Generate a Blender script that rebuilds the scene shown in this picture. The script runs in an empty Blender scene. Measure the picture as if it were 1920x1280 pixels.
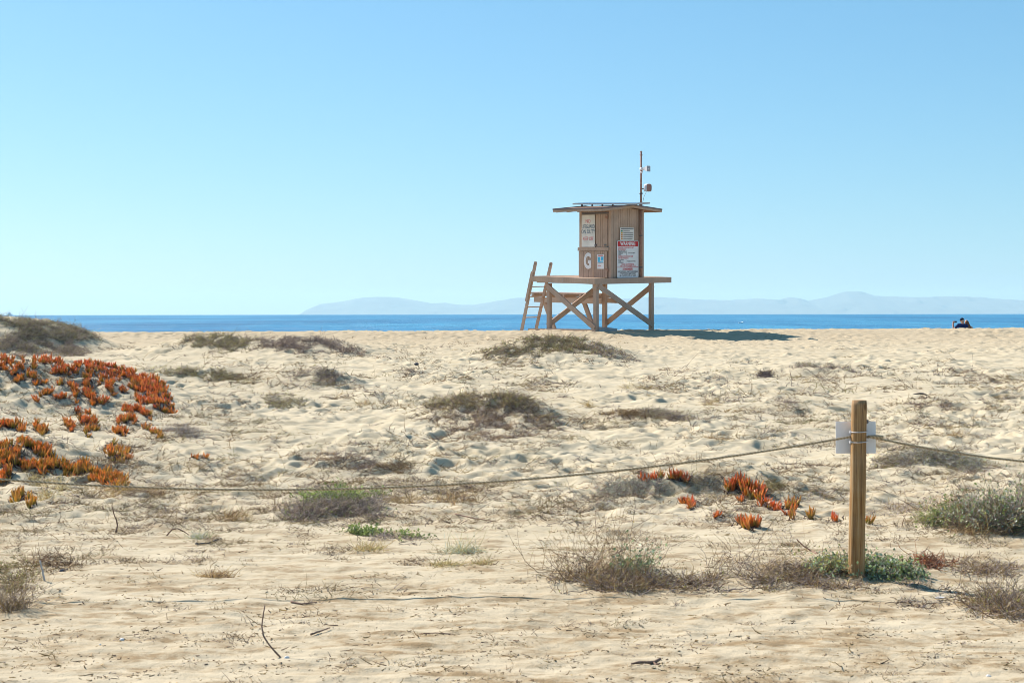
import bpy, math, random
import numpy as np
from mathutils import Vector, Matrix

rng = np.random.default_rng(7)
random.seed(7)
SC = bpy.context.scene
COL = SC.collection
PI = math.pi

# ------------------------------------------------------------------ camera numbers
F = 3000.0            # focal length in photo pixels (1920 wide)
H0 = 586.9            # photo row of the true horizontal
ROLL = 0.0012
def hz(px): return H0 + (960.0 - px) * ROLL

# ------------------------------------------------------------------ object helpers
def tag(o, label=None, cat=None, group=None, kind=None):
    if label: o['label'] = label
    if cat: o['category'] = cat
    if group: o['group'] = group
    if kind: o['kind'] = kind
    return o

def empty(name, loc=(0, 0, 0), rot=(0, 0, 0), parent=None):
    o = bpy.data.objects.new(name, None)
    COL.objects.link(o)
    o.location = loc
    o.rotation_euler = rot
    o.empty_display_size = 0.2
    if parent: o.parent = parent
    return o

def np_mesh(name, V, Q, mat, parent=None, tint=None, smooth=False, T=None, loc=None):
    """V (n,3); Q (m,4) quads and/or T (k,3) triangles; tint (n,3)"""
    V = np.asarray(V, np.float32)
    if loc is not None:
        V = V - np.asarray(loc, np.float32)
    me = bpy.data.meshes.new(name)
    Q = np.zeros((0, 4), np.int32) if Q is None else np.asarray(Q, np.int32)
    T = np.zeros((0, 3), np.int32) if T is None else np.asarray(T, np.int32)
    me.vertices.add(len(V))
    me.vertices.foreach_set('co', V.ravel())
    nl = Q.size + T.size
    me.loops.add(nl)
    me.loops.foreach_set('vertex_index', np.concatenate([Q.ravel(), T.ravel()]).astype(np.int32))
    starts = np.concatenate([np.arange(len(Q)) * 4, Q.size + np.arange(len(T)) * 3]).astype(np.int32)
    me.polygons.add(len(Q) + len(T))
    me.polygons.foreach_set('loop_start', starts)
    me.update(calc_edges=True)
    if smooth:
        me.polygons.foreach_set('use_smooth', np.ones(len(me.polygons), bool))
    if tint is not None:
        a = me.attributes.new('tint', 'FLOAT_COLOR', 'POINT')
        c = np.ones((len(V), 4), np.float32)
        c[:, :3] = tint
        a.data.foreach_set('color', c.ravel())
    me.validate()
    o = bpy.data.objects.new(name, me)
    COL.objects.link(o)
    if mat: me.materials.append(mat)
    if loc is not None: o.location = loc
    if parent: o.parent = parent
    return o

class MB:
    """collects simple solids into one mesh, with material slots"""
    def __init__(s):
        s.v = []; s.f = []; s.m = []; s.sm = []
    def add(s, vs, fs, mi=0, smooth=False):
        b = len(s.v)
        s.v += [tuple(p) for p in vs]
        s.f += [tuple(i + b for i in f) for f in fs]
        s.m += [mi] * len(fs); s.sm += [smooth] * len(fs)
        return s
    def box(s, lo, hi, mi=0):
        x0, y0, z0 = lo; x1, y1, z1 = hi
        return s.add([(x0, y0, z0), (x1, y0, z0), (x1, y1, z0), (x0, y1, z0), (x0, y0, z1), (x1, y0, z1), (x1, y1, z1), (x0, y1, z1)],
                     [(0, 3, 2, 1), (4, 5, 6, 7), (0, 1, 5, 4), (1, 2, 6, 5), (2, 3, 7, 6), (3, 0, 4, 7)], mi)
    def beam(s, p, q, w, t, side, mi=0):
        p = Vector(p); q = Vector(q); d = (q - p).normalized()
        a = Vector(side); a = (a - d * a.dot(d)).normalized(); b = d.cross(a)
        vs = []
        for c in (p, q):
            for i, j in ((-1, -1), (1, -1), (1, 1), (-1, 1)):
                vs.append(c + a * (w / 2 * i) + b * (t / 2 * j))
        return s.add(vs, [(3, 2, 1, 0), (4, 5, 6, 7), (0, 1, 5, 4), (1, 2, 6, 5), (2, 3, 7, 6), (3, 0, 4, 7)], mi)
    def tube(s, pts, rad, n=8, mi=0, caps=True):
        pts = [Vector(p) for p in pts]
        if not hasattr(rad, '__len__'): rad = [rad] * len(pts)
        vs = []; fs = []
        ref = Vector((0.31, 0.11, 0.94))
        for i, p in enumerate(pts):
            d = (pts[min(i + 1, len(pts) - 1)] - pts[max(i - 1, 0)]).normalized()
            a = d.cross(ref)
            if a.length < 1e-3: a = d.cross(Vector((1, 0, 0)))
            a.normalize(); b = d.cross(a)
            for k in range(n):
                an = 2 * PI * k / n
                vs.append(p + a * (rad[i] * math.cos(an)) + b * (rad[i] * math.sin(an)))
        for i in range(len(pts) - 1):
            for k in range(n):
                fs.append((i * n + k, i * n + (k + 1) % n, (i + 1) * n + (k + 1) % n, (i + 1) * n + k))
        s.add(vs, fs, mi, True)
        if caps:
            b = len(s.v) - len(vs)
            s.f.append(tuple(b + k for k in reversed(range(n)))); s.m.append(mi); s.sm.append(False)
            e = b + (len(pts) - 1) * n
            s.f.append(tuple(e + k for k in range(n))); s.m.append(mi); s.sm.append(False)
        return s
    def ellipsoid(s, c, r, n=12, m=8, mi=0):
        vs = []; fs = []
        for i in range(m + 1):
            th = PI * i / m
            for k in range(n):
                an = 2 * PI * k / n
                vs.append((c[0] + r[0] * math.sin(th) * math.cos(an), c[1] + r[1] * math.sin(th) * math.sin(an), c[2] + r[2] * math.cos(th)))
        for i in range(m):
            for k in range(n):
                fs.append((i * n + k, (i + 1) * n + k, (i + 1) * n + (k + 1) % n, i * n + (k + 1) % n))
        return s.add(vs, fs, mi, True)
    def build(s, name, mats, parent=None, loc=None):
        me = bpy.data.meshes.new(name)
        v = s.v if loc is None else [(p[0] - loc[0], p[1] - loc[1], p[2] - loc[2]) for p in s.v]
        me.from_pydata(v, [], s.f)
        if not isinstance(mats, (list, tuple)): mats = [mats]
        for m in mats: me.materials.append(m)
        me.polygons.foreach_set('material_index', s.m)
        me.polygons.foreach_set('use_smooth', s.sm)
        me.validate(); me.update()
        o = bpy.data.objects.new(name, me)
        COL.objects.link(o)
        if loc is not None: o.location = loc
        if parent: o.parent = parent
        return o

# ------------------------------------------------------------------ materials
def new_mat(name):
    m = bpy.data.materials.new(name); m.use_nodes = True
    nt = m.node_tree
    for n in list(nt.nodes): nt.nodes.remove(n)
    out = nt.nodes.new('ShaderNodeOutputMaterial')
    return m, nt, out

def N(nt, t, **kw):
    n = nt.nodes.new(t)
    for k, v in kw.items():
        if k.startswith('i_'):
            key = k[2:]
            n.inputs[int(key) if key.isdigit() else key].default_value = v
        else:
            setattr(n, k, v)
    return n

def ramp(nt, src, stops):
    r = nt.nodes.new('ShaderNodeValToRGB')
    els = r.color_ramp.elements
    while len(els) < len(stops): els.new(0.5)
    for e, (p, c) in zip(els, stops):
        e.position = p
        e.color = (c[0], c[1], c[2], 1) if hasattr(c, '__len__') else (c, c, c, 1)
    nt.links.new(src, r.inputs[0])
    return r.outputs[0]

def mixc(nt, fac, a, b, mode='MIX'):
    n = nt.nodes.new('ShaderNodeMix'); n.data_type = 'RGBA'; n.blend_type = mode
    for sock, val in ((n.inputs[0], fac), (n.inputs[6], a), (n.inputs[7], b)):
        if hasattr(val, 'links') or hasattr(val, 'is_linked'): nt.links.new(val, sock)
        elif hasattr(val, '__len__'): sock.default_value = (val[0], val[1], val[2], 1)
        else: sock.default_value = val
    return n.outputs[2]

def coords(nt, scale=(1, 1, 1), kind='Object', rot=(0, 0, 0)):
    tc = nt.nodes.new('ShaderNodeTexCoord')
    mp = nt.nodes.new('ShaderNodeMapping')
    mp.inputs['Scale'].default_value = scale
    mp.inputs['Rotation'].default_value = rot
    nt.links.new(tc.outputs[kind], mp.inputs[0])
    return mp.outputs[0]

def noise(nt, vec, scale, detail=4, rough=0.55, dist=0.0):
    n = nt.nodes.new('ShaderNodeTexNoise')
    n.inputs['Scale'].default_value = scale; n.inputs['Detail'].default_value = detail
    n.inputs['Roughness'].default_value = rough; n.inputs['Distortion'].default_value = dist
    nt.links.new(vec, n.inputs['Vector'])
    return n.outputs[0]

def bump(nt, h, strength, dist, prev=None):
    b = nt.nodes.new('ShaderNodeBump')
    b.inputs['Strength'].default_value = strength; b.inputs['Distance'].default_value = dist
    nt.links.new(h, b.inputs['Height'])
    if prev is not None: nt.links.new(prev, b.inputs['Normal'])
    return b.outputs[0]

def princ(nt, out, color, rough=0.6, normal=None, spec=0.3, metal=0.0):
    p = nt.nodes.new('ShaderNodeBsdfPrincipled')
    if hasattr(color, 'is_linked'): nt.links.new(color, p.inputs['Base Color'])
    else: p.inputs['Base Color'].default_value = (color[0], color[1], color[2], 1)
    if hasattr(rough, 'is_linked'): nt.links.new(rough, p.inputs['Roughness'])
    else: p.inputs['Roughness'].default_value = rough
    p.inputs['Specular IOR Level'].default_value = spec
    p.inputs['Metallic'].default_value = metal
    if normal is not None: nt.links.new(normal, p.inputs['Normal'])
    nt.links.new(p.outputs[0], out.inputs[0])
    return p

def simple_mat(name, col, rough=0.6, spec=0.3, var=0.15, scale=8.0, metal=0.0):
    m, nt, out = new_mat(name)
    v = coords(nt)
    n = noise(nt, v, scale, 5)
    lo = tuple(c * (1 - var) for c in col); hi = tuple(min(1, c * (1 + var)) for c in col)
    c = ramp(nt, n, [(0.3, lo), (0.7, hi)])
    princ(nt, out, c, rough, bump(nt, n, 0.15, 0.004), spec, metal)
    return m

def plant_mat(name, trans=0.35, rough=0.6, gloss=0.06, tr_tint=(1.1, 1.0, 0.8)):
    """tinted by the mesh attribute; thin leaves let some sun through"""
    m, nt, out = new_mat(name)
    at = nt.nodes.new('ShaderNodeAttribute'); at.attribute_name = 'tint'
    d = nt.nodes.new('ShaderNodeBsdfDiffuse'); t = nt.nodes.new('ShaderNodeBsdfTranslucent')
    nt.links.new(at.outputs[0], d.inputs[0])
    nt.links.new(mixc(nt, 1.0, at.outputs[0], tr_tint, 'MULTIPLY'), t.inputs[0])
    a = nt.nodes.new('ShaderNodeMixShader'); a.inputs[0].default_value = trans
    nt.links.new(d.outputs[0], a.inputs[1]); nt.links.new(t.outputs[0], a.inputs[2])
    g = nt.nodes.new('ShaderNodeBsdfGlossy'); g.inputs['Roughness'].default_value = rough
    b = nt.nodes.new('ShaderNodeMixShader'); b.inputs[0].default_value = gloss
    nt.links.new(a.outputs[0], b.inputs[1]); nt.links.new(g.outputs[0], b.inputs[2])
    nt.links.new(b.outputs[0], out.inputs[0])
    return m

def tower_paint(name, col, grain=(14, 14, 1.2), wear=0.25):
    m, nt, out = new_mat(name)
    v = coords(nt)
    big = noise(nt, v, 1.7, 4)
    vg = coords(nt, grain)
    gr = noise(nt, vg, 3.0, 6, 0.65)
    c1 = ramp(nt, big, [(0.3, tuple(c * 0.84 for c in col)), (0.7, tuple(c * 1.12 for c in col))])
    c2 = mixc(nt, ramp(nt, gr, [(0.42, 0.0), (0.75, wear * 1.4)]), c1, (col[0] * 1.55, col[1] * 1.5, col[2] * 1.45))
    spots = noise(nt, v, 22, 3)
    c3 = mixc(nt, ramp(nt, spots, [(0.64, 0.0), (0.72, 0.55)]), c2, (0.22, 0.15, 0.11))
    princ(nt, out, c3, 0.75, bump(nt, gr, 0.35, 0.006), 0.2)
    return m

def sand_material():
    m, nt, out = new_mat('sand')
    v = coords(nt, kind='Object')
    vs = coords(nt, (0.55, 1.4, 1), kind='Object')
    sep = nt.nodes.new('ShaderNodeSeparateXYZ'); nt.links.new(v, sep.inputs[0])
    # near strip: trodden, dirtier soil; farther: clean dune sand
    mr = N(nt, 'ShaderNodeMapRange', i_1=9.0, i_2=17.0); nt.links.new(sep.outputs[1], mr.inputs[0])
    mr2 = N(nt, 'ShaderNodeMapRange', i_1=40.0, i_2=58.0); nt.links.new(sep.outputs[1], mr2.inputs[0])
    n1 = noise(nt, v, 0.9, 6, 0.6)
    n2 = noise(nt, v, 7.0, 6, 0.65)
    n3 = noise(nt, vs, 3.0, 8, 0.7, 0.4)
    fine = noise(nt, v, 55, 5, 0.7)
    cream = ramp(nt, n1, [(0.3, (0.52, 0.44, 0.298)), (0.7, (0.59, 0.508, 0.360))])
    tan = ramp(nt, n1, [(0.3, (0.475, 0.392, 0.265)), (0.7, (0.565, 0.476, 0.332))])
    base = mixc(nt, mr.outputs[0], tan, cream)
    base = mixc(nt, mr2.outputs[0], base, (0.49, 0.40, 0.27))
    # stains of fine litter and humus
    near = N(nt, 'ShaderNodeMapRange', i_1=9.0, i_2=20.0, i_3=0.9, i_4=0.28); nt.links.new(sep.outputs[1], near.inputs[0])
    st = ramp(nt, n3, [(0.44, 0.0), (0.56, 1.0)])
    mu = N(nt, 'ShaderNodeMath', operation='MULTIPLY'); nt.links.new(st, mu.inputs[0]); nt.links.new(near.outputs[0], mu.inputs[1])
    mk = ramp(nt, n2, [(0.36, 0.0), (0.58, 1.0)])
    mu2 = N(nt, 'ShaderNodeMath', operation='MULTIPLY'); nt.links.new(mu.outputs[0], mu2.inputs[0]); nt.links.new(mk, mu2.inputs[1])
    base = mixc(nt, mu2.outputs[0], base, (0.27, 0.185, 0.095))
    sp = ramp(nt, fine, [(0.60, 0.0), (0.70, 1.0)])
    mu3 = N(nt, 'ShaderNodeMath', operation='MULTIPLY', i_1=0.35); nt.links.new(sp, mu3.inputs[0])
    base = mixc(nt, mu3.outputs[0], base, (0.36, 0.27, 0.17))
    b1 = bump(nt, n2, 0.5, 0.03)
    b2 = bump(nt, fine, 0.6, 0.012, b1)
    princ(nt, out, base, 0.95, b2, 0.08)
    return m

def water_material():
    m, nt, out = new_mat('sea_water')
    v = coords(nt, (0.10, 0.035, 1), kind='Object')
    v2 = coords(nt, (0.012, 0.0035, 1), kind='Object')
    n1 = noise(nt, v, 1.0, 8, 0.7, 0.3)
    n2 = noise(nt, v2, 1.0, 6, 0.6)
    c = ramp(nt, n2, [(0.36, (0.012, 0.12, 0.255)), (0.5, (0.028, 0.19, 0.36)), (0.64, (0.055, 0.28, 0.45))])
    n3 = noise(nt, coords(nt, (0.045, 0.011, 1), kind='Object'), 1.0, 6, 0.7)
    c = mixc(nt, ramp(nt, n3, [(0.36, 0.85), (0.52, 0.0)]), c, (0.012, 0.14, 0.30))
    c = mixc(nt, ramp(nt, n1, [(0.5, 0.0), (0.70, 0.5)]), c, (0.07, 0.38, 0.55))
    c = mixc(nt, ramp(nt, noise(nt, coords(nt, (0.35, 0.09, 1), kind='Object'), 1.0, 3, 0.7), [(0.70, 0.0), (0.75, 0.8)]), c, (0.6, 0.75, 0.8))  # sun glints on the water, painted as pale flecks in its colour
    nb = bump(nt, n1, 1.0, 3.0)
    princ(nt, out, c, 0.35, nb, 0.18)
    return m

def post_wood():
    m, nt, out = new_mat('weathered_post_wood')
    v = coords(nt)
    vg = coords(nt, (55, 55, 1.6))
    gr = noise(nt, vg, 1.0, 7, 0.65, 0.4)
    big = noise(nt, v, 3.0, 4)
    knots = noise(nt, coords(nt, (14, 14, 5)), 1.0, 2)
    c = ramp(nt, gr, [(0.32, (0.06, 0.03, 0.014)), (0.43, (0.25, 0.13, 0.05)), (0.58, (0.42, 0.245, 0.10)), (0.76, (0.58, 0.44, 0.27))])
    c = mixc(nt, ramp(nt, big, [(0.42, 0.0), (0.7, 0.4)]), c, (0.42, 0.34, 0.23))
    c = mixc(nt, ramp(nt, knots, [(0.68, 0.0), (0.74, 0.7)]), c, (0.09, 0.045, 0.02))
    princ(nt, out, c, 0.85, bump(nt, gr, 0.7, 0.006), 0.15)
    return m

def rope_material():
    m, nt, out = new_mat('rope_fibre')
    v = coords(nt)
    w = nt.nodes.new('ShaderNodeTexWave'); w.wave_type = 'BANDS'; w.bands_direction = 'DIAGONAL'
    w.inputs['Scale'].default_value = 22; w.inputs['Distortion'].default_value = 1.5
    nt.links.new(v, w.inputs[0])
    c = ramp(nt, w.outputs[1], [(0.2, (0.30, 0.23, 0.14)), (0.7, (0.52, 0.42, 0.28))])
    princ(nt, out, c, 0.9, bump(nt, w.outputs[1], 0.6, 0.004), 0.1)
    return m

M = dict(
    sand=sand_material(), water=water_material(), post=post_wood(), rope=rope_material(),
    paint=tower_paint('tan_tower_paint', (0.44, 0.32, 0.25)),
    deckwood=tower_paint('tan_deck_paint', (0.47, 0.33, 0.235), (1.5, 1.5, 14)),
    fascia=simple_mat('grey_roof_edge', (0.16, 0.135, 0.15), 0.7),
    shingle=simple_mat('brown_roof_felt', (0.25, 0.15, 0.11), 0.9, 0.1, 0.3, 20),
    steel=simple_mat('galvanised_steel', (0.42, 0.42, 0.44), 0.45, 0.5, 0.15, 30, 0.3),
    darksteel=simple_mat('dark_steel', (0.13, 0.12, 0.13), 0.5, 0.4),
    panel=simple_mat('solar_glass', (0.05, 0.07, 0.11), 0.15, 0.6, 0.2),
    rust=simple_mat('rusty_pole_paint', (0.34, 0.20, 0.155), 0.8, 0.2, 0.3, 12),
    white=simple_mat('white_sign_paint', (0.78, 0.78, 0.79), 0.5, 0.3, 0.05, 5),
    offwhite=simple_mat('aged_white_board', (0.72, 0.70, 0.66), 0.6, 0.3, 0.10, 3),
    fadedred=simple_mat('faded_red_lettering', (0.62, 0.16, 0.17), 0.6, 0.2, 0.15),
    red=simple_mat('red_sign_paint', (0.55, 0.035, 0.04), 0.5, 0.3, 0.1),
    black=simple_mat('black_sign_ink', (0.05, 0.055, 0.08), 0.5, 0.3, 0.1),
    bluegrey=simple_mat('blue_grey_lettering', (0.10, 0.16, 0.22), 0.6, 0.2, 0.2),
    green=simple_mat('green_square', (0.02, 0.22, 0.10), 0.5),
    yellow=simple_mat('yellow_square', (0.62, 0.38, 0.03), 0.5),
    orange=simple_mat('orange_square', (0.60, 0.22, 0.03), 0.5),
    cyan=simple_mat('light_blue_print', (0.08, 0.50, 0.78), 0.5),
    brownface=simple_mat('brown_lamp_face', (0.32, 0.17, 0.14), 0.6),
    speakergrey=simple_mat('grey_speaker_grille', (0.33, 0.36, 0.42), 0.6, 0.3, 0.15, 40),
    plastic=simple_mat('white_plastic', (0.75, 0.74, 0.76), 0.45, 0.4, 0.04),
    board=simple_mat('white_board_back', (0.84, 0.85, 0.87), 0.5, 0.3, 0.05, 3),
    skin=simple_mat('skin', (0.50, 0.26, 0.18), 0.55, 0.3, 0.06, 20),
    navy=simple_mat('navy_cotton', (0.016, 0.032, 0.11), 0.9, 0.1, 0.2, 14),
    cap=simple_mat('black_cap_cloth', (0.012, 0.018, 0.035), 0.85, 0.1),
    hair=simple_mat('long_brown_hair', (0.16, 0.075, 0.035), 0.6, 0.3, 0.3, 30),
    greyhair=simple_mat('short_grey_hair', (0.30, 0.28, 0.26), 0.7),
    jean=simple_mat('grey_shorts', (0.14, 0.15, 0.17), 0.9),
    cream=simple_mat('cream_top', (0.50, 0.36, 0.28), 0.9),
    phone=simple_mat('dark_phone', (0.01, 0.04, 0.07), 0.25, 0.5),
    wood=simple_mat('dry_wood', (0.24, 0.155, 0.115), 0.85, 0.15, 0.35, 25),
    bleached=simple_mat('bleached_wood', (0.55, 0.50, 0.45), 0.85, 0.15, 0.25, 25),
    shell=simple_mat('white_shell', (0.75, 0.73, 0.70), 0.5, 0.3, 0.1, 30),
    stone=simple_mat('dark_stone', (0.10, 0.10, 0.115), 0.9, 0.1, 0.4, 14),
    feather=simple_mat('dark_feather', (0.07, 0.06, 0.06), 0.8),
    cord=simple_mat('thin_grey_cord', (0.30, 0.25, 0.20), 0.9),
    lightgrey=simple_mat('pale_grey', (0.38, 0.38, 0.38), 0.9, 0.1, 0.2, 10),
    ship=simple_mat('pale_ship_paint', (0.62, 0.66, 0.70), 0.6),
    gull=simple_mat('white_feathers', (0.75, 0.75, 0.75), 0.8),
    hills=simple_mat('dry_hillside', (0.12, 0.115, 0.09), 1.0, 0.0, 0.35, 0.0012),
    twig=plant_mat('dry_twigs', 0.38, 0.6, 0.04, (1.0, .97, .92)),
    leaf=plant_mat('small_leaves', 0.40, 0.5, 0.05, (1.0, 1.15, 0.6)),
    ice=plant_mat('succulent_leaf', 0.52, 0.28, 0.08, (1.12, 1.0, 0.5)),
)

# ------------------------------------------------------------------ terrain
def _hash(ix, iy, s):
    h = (ix.astype(np.int64) * 374761393 + iy.astype(np.int64) * 668265263 + s * 144665) & 0xFFFFFFFF
    h = ((h ^ (h >> 13)) * 1274126177) & 0xFFFFFFFF
    h = (h ^ (h >> 16)) & 0xFFFFFFFF
    return h
def hash01(ix, iy, s): return _hash(ix, iy, s).astype(np.float64) / 4294967295.0
def perlin(x, y, s=0):
    ix = np.floor(x); iy = np.floor(y); fx = x - ix; fy = y - iy
    ix = ix.astype(np.int64); iy = iy.astype(np.int64)
    u = fx * fx * fx * (fx * (fx * 6 - 15) + 10); v = fy * fy * fy * (fy * (fy * 6 - 15) + 10)
    def g(dx, dy):
        a = hash01(ix + dx, iy + dy, s) * 2 * PI
        return np.cos(a) * (fx - dx) + np.sin(a) * (fy - dy)
    a = g(0, 0) * (1 - u) + g(1, 0) * u
    b = g(0, 1) * (1 - u) + g(1, 1) * u
    return (a * (1 - v) + b * v) * 1.5
def smooth(a, b, x):
    t = np.clip((x - a) / (b - a), 0, 1); return t * t * (3 - 2 * t)

_tab0 = [(7.78, 1280), (9.2, 1176), (11.06, 1075), (13, 1000), (16.5, 900), (21.5, 800), (25.5, 750), (31, 700), (37, 670), (43, 650),
        (50, 636), (56, 625), (60, 619.9), (66, 618.5)]
_tab = [(7.78, 1280), (9.2, 1176), (11.06, 1075), (13, 1000), (16.9, 900), (23.0, 800), (28.0, 750), (35.0, 700), (42.5, 670), (49.5, 650),
        (54.0, 645), (56.0, 641), (58.0, 634), (60, 621.0), (66, 621.0)]
def remap(d):
    py = np.interp(d, [a for a, b in _tab0], [b for a, b in _tab0])
    return float(np.interp(-py, [-b for a, b in _tab], [a for a, b in _tab])) if d < 66 else d
_D = [-60, 0, 7] + [a for a, b in _tab] + [72, 78, 90, 115, 140, 400]
_Z = [-1.8, -1.8, -1.8] + [-(b - H0) * a / F for a, b in _tab] + [-0.86, -1.10, -1.95, -3.5, -4.6, -9.0]
_gd = np.arange(-60, 400, 0.25)
_gz = np.interp(_gd, _D, _Z)
_k = np.hanning(9); _k /= _k.sum()
_gz = np.convolve(np.pad(_gz, 4, mode='edge'), _k, mode='valid')

def base_z(x, y):
    z = np.interp(y, _gd, _gz)
    return z + 0.0033 * np.clip(x, -60, 60) * smooth(40, 60, y)

def px_x(px, D): return (px - 960.0) / F * D
# mounds: (centre px, distance, sigma x (m), sigma y (m), height, flatness power)
MOUNDS = [
    (70, 40.5, 1.02, 2.4, 0.62, 3.2), (-110, 38.0, 1.5, 2.2, 0.5, 2),
    (40, 24.6, 1.55, 1.9, 0.41, 3), (-140, 23.0, 1.7, 2.6, 0.42, 2), (195, 24.2, 0.65, 1.3, 0.10, 2), (250, 22.3, 0.5, 0.9, 0.08, 2),
    (70, 17.6, 0.95, 0.55, 0.17, 2), (-30, 17.0, 0.7, 0.7, 0.2, 2),
    (1040, 36.2, 1.05, 1.5, 0.50, 2.5), (1130, 34.5, 0.6, 1.0, 0.12, 2), (930, 34.5, 0.7, 1.2, 0.12, 2),
    (900, 22.7, 0.66, 0.70, 0.34, 2.5), (985, 22.0, 0.4, 0.6, 0.13, 2),
    (390, 39.5, 1.05, 1.2, 0.42, 2), (580, 38.5, 1.15, 1.2, 0.38, 2),
    (370, 29.0, 1.1, 0.8, 0.26, 2), (600, 28.5, 0.5, 0.7, 0.25, 2), (525, 24.8, 0.35, 0.6, 0.12, 2),
    (1210, 22.6, 0.55, 0.45, 0.15, 2),
    (1350, 15.7, 0.54, 0.42, 0.23, 2.5), (1445, 15.2, 0.25, 0.3, 0.07, 2), (1190, 15.8, 0.30, 0.3, 0.07, 2),
    (1690, 17.7, 0.26, 0.3, 0.16, 2), (1785, 17.6, 0.28, 0.3, 0.15, 2),
    (1860, 13.4, 0.55, 0.4, 0.10, 2), (630, 14.3, 0.4, 0.3, 0.11, 2), (640, 17.2, 0.5, 0.35, 0.12, 2),
    (1540, 31.0, 0.7, 0.8, 0.14, 2), (1440, 31.5, 0.5, 0.6, 0.12, 2), (1330, 31.0, 0.5, 0.6, 0.08, 2),
    (1725, 24.5, 0.4, 0.5, 0.12, 2), (1800, 30.5, 1.2, 0.9, 0.10, 2), (760, 31.0, 0.6, 0.6, 0.10, 2), (700, 25.5, 0.6, 0.6, 0.10, 2),
    (1500, 24.0, 0.5, 0.6, 0.10, 2), (1280, 11.3, 1.1, 0.5, 0.06, 2), (1620, 11.2, 0.4, 0.35, 0.05, 2),
]
MOUNDS = [(a, remap(d), sx * remap(d) / d, sy * remap(d) / d, h * remap(d) / d, pw) for (a, d, sx, sy, h, pw) in MOUNDS]
def soft_z(x, y):
    z = base_z(x, y)
    for (mp, md, sx, sy, h, pw) in MOUNDS:
        cx = px_x(mp, md)
        r2 = ((x - cx) / (sx * 1.414)) ** 2 + ((y - md) / (sy * 1.414)) ** 2
        z = z + h * np.exp(-np.power(r2, pw / 2.0))
    # broad dune undulation
    a = smooth(13, 18, y) * (1 - smooth(38, 52, y))
    z = z + a * (0.055 * perlin(x / 1.9, y / 1.9, 3) + 0.03 * perlin(x / 0.9 + 5, y / 0.9, 4))
    return z
def pits(x, y, cell, s, prob):
    ix = np.floor(x / cell).astype(np.int64); iy = np.floor(y / cell).astype(np.int64)
    out = np.zeros_like(x)
    for dx in (-1, 0, 1):
        for dy in (-1, 0, 1):
            cx = ix + dx; cy = iy + dy
            px = (cx + 0.1 + 0.8 * hash01(cx, cy, s)) * cell
            py = (cy + 0.1 + 0.8 * hash01(cx, cy, s + 1)) * cell
            on = hash01(cx, cy, s + 2) < prob
            an = hash01(cx, cy, s + 3) * PI
            r = cell * (0.28 + 0.22 * hash01(cx, cy, s + 4))
            ux = (x - px) * np.cos(an) + (y - py) * np.sin(an); uy = -(x - px) * np.sin(an) + (y - py) * np.cos(an)
            q = (ux / r) ** 2 + (uy / (r * 0.62)) ** 2
            out += on * (-np.exp(-q * 1.6) + 0.42 * np.exp(-((np.sqrt(q) - 1.25) / 0.42) ** 2))
    return out
def ground(x, y):
    x = np.asarray(x, np.float64); y = np.asarray(y, np.float64)
    z = soft_z(x, y)
    amp = 0.30 + 0.70 * smooth(11, 16, y)
    far = smooth(34, 46, y)
    amp = amp * (0.55 + 0.85 * smooth(-0.45, 0.5, perlin(x / 2.7 + 4, y / 3.4, 17) + 0.4 * perlin(x / 1.1, y / 1.3, 18)))
    z = z + 0.03 * smooth(14, 18, y) * (1 - smooth(44, 54, y)) * np.maximum(0, perlin(x / 0.7 + 2, y / 0.75, 19)) * 1.6
    wx = x + 0.12 * perlin(x / 0.6, y / 0.6, 21); wy = y + 0.12 * perlin(x / 0.6 + 9, y / 0.6, 22)
    b1 = perlin(wx / 0.42, wy / 0.42, 11); b2 = perlin(wx / 0.23, wy / 0.23, 12); b3 = perlin(x / 0.11, y / 0.11, 13)
    ridge = (0.35 - np.abs(b1)) * 1.3
    z = z + amp * (1 + 0.1 * far) * (0.030 * ridge + 0.022 * b2 + 0.011 * b3 + 0.022 * perlin(x / 0.8, y / 0.8, 14))
    z = z + amp * (0.034 * pits(x, y, 0.50, 31, 0.62) + 0.020 * pits(x + 3.3, y + 1.7, 0.34, 41, 0.5)) * (0.35 + 0.65 * smooth(12, 17, y))
    z = z + 0.030 * amp * pits(x * 1.3 + 7.1, y * 0.9 + 2.2, 0.85, 61, 0.42) * smooth(13, 17, y)
    # foreground: low wind-streaked crust
    n = 1 - smooth(11, 15, y)
    z = z + n * (0.010 * perlin(x / 0.5, y / 0.16, 51) + 0.006 * perlin(x / 0.14, y / 0.07, 52))
    return z
def gz(x, y): return float(ground(np.array([x]), np.array([y]))[0])

_steps = np.concatenate([np.arange(6.0, 30, 0.06), np.arange(30, 74, 0.15)])
def hit(px, py):
    """where the sight lines through photo pixels meet the dune surface -> x, y, z arrays (nan: misses)"""
    px = np.atleast_1d(np.asarray(px, float)); py = np.atleast_1d(np.asarray(py, float))
    X = np.full(len(px), np.nan); Y = X.copy(); Z = X.copy()
    for s in range(0, len(px), 400):
        a = px[s:s + 400, None]; b = py[s:s + 400, None]
        d = _steps[None, :]
        zr = -(b - hz(a)) / F * d
        zt = soft_z((a - 960) / F * d, d + 0 * a)
        under = zt > zr
        first = np.argmax(under, axis=1)
        ok = under.any(axis=1)
        i0 = np.maximum(first - 1, 0)
        rows = np.arange(len(first))
        e0 = (zr - zt)[rows, i0]; e1 = (zr - zt)[rows, first]
        t = np.where(e0 - e1 != 0, e0 / (e0 - e1 + 1e-12), 0)
        D = _steps[i0] + t * (_steps[first] - _steps[i0])
        D = np.where(ok, D, np.nan)
        Y[s:s + 400] = D; X[s:s + 400] = (px[s:s + 400] - 960) / F * D
    good = ~np.isnan(Y)
    Z[good] = ground(X[good], Y[good])
    return X, Y, Z
def hit1(px, py):
    x, y, z = hit([px], [py]); return Vector((x[0], y[0], z[0]))

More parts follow.
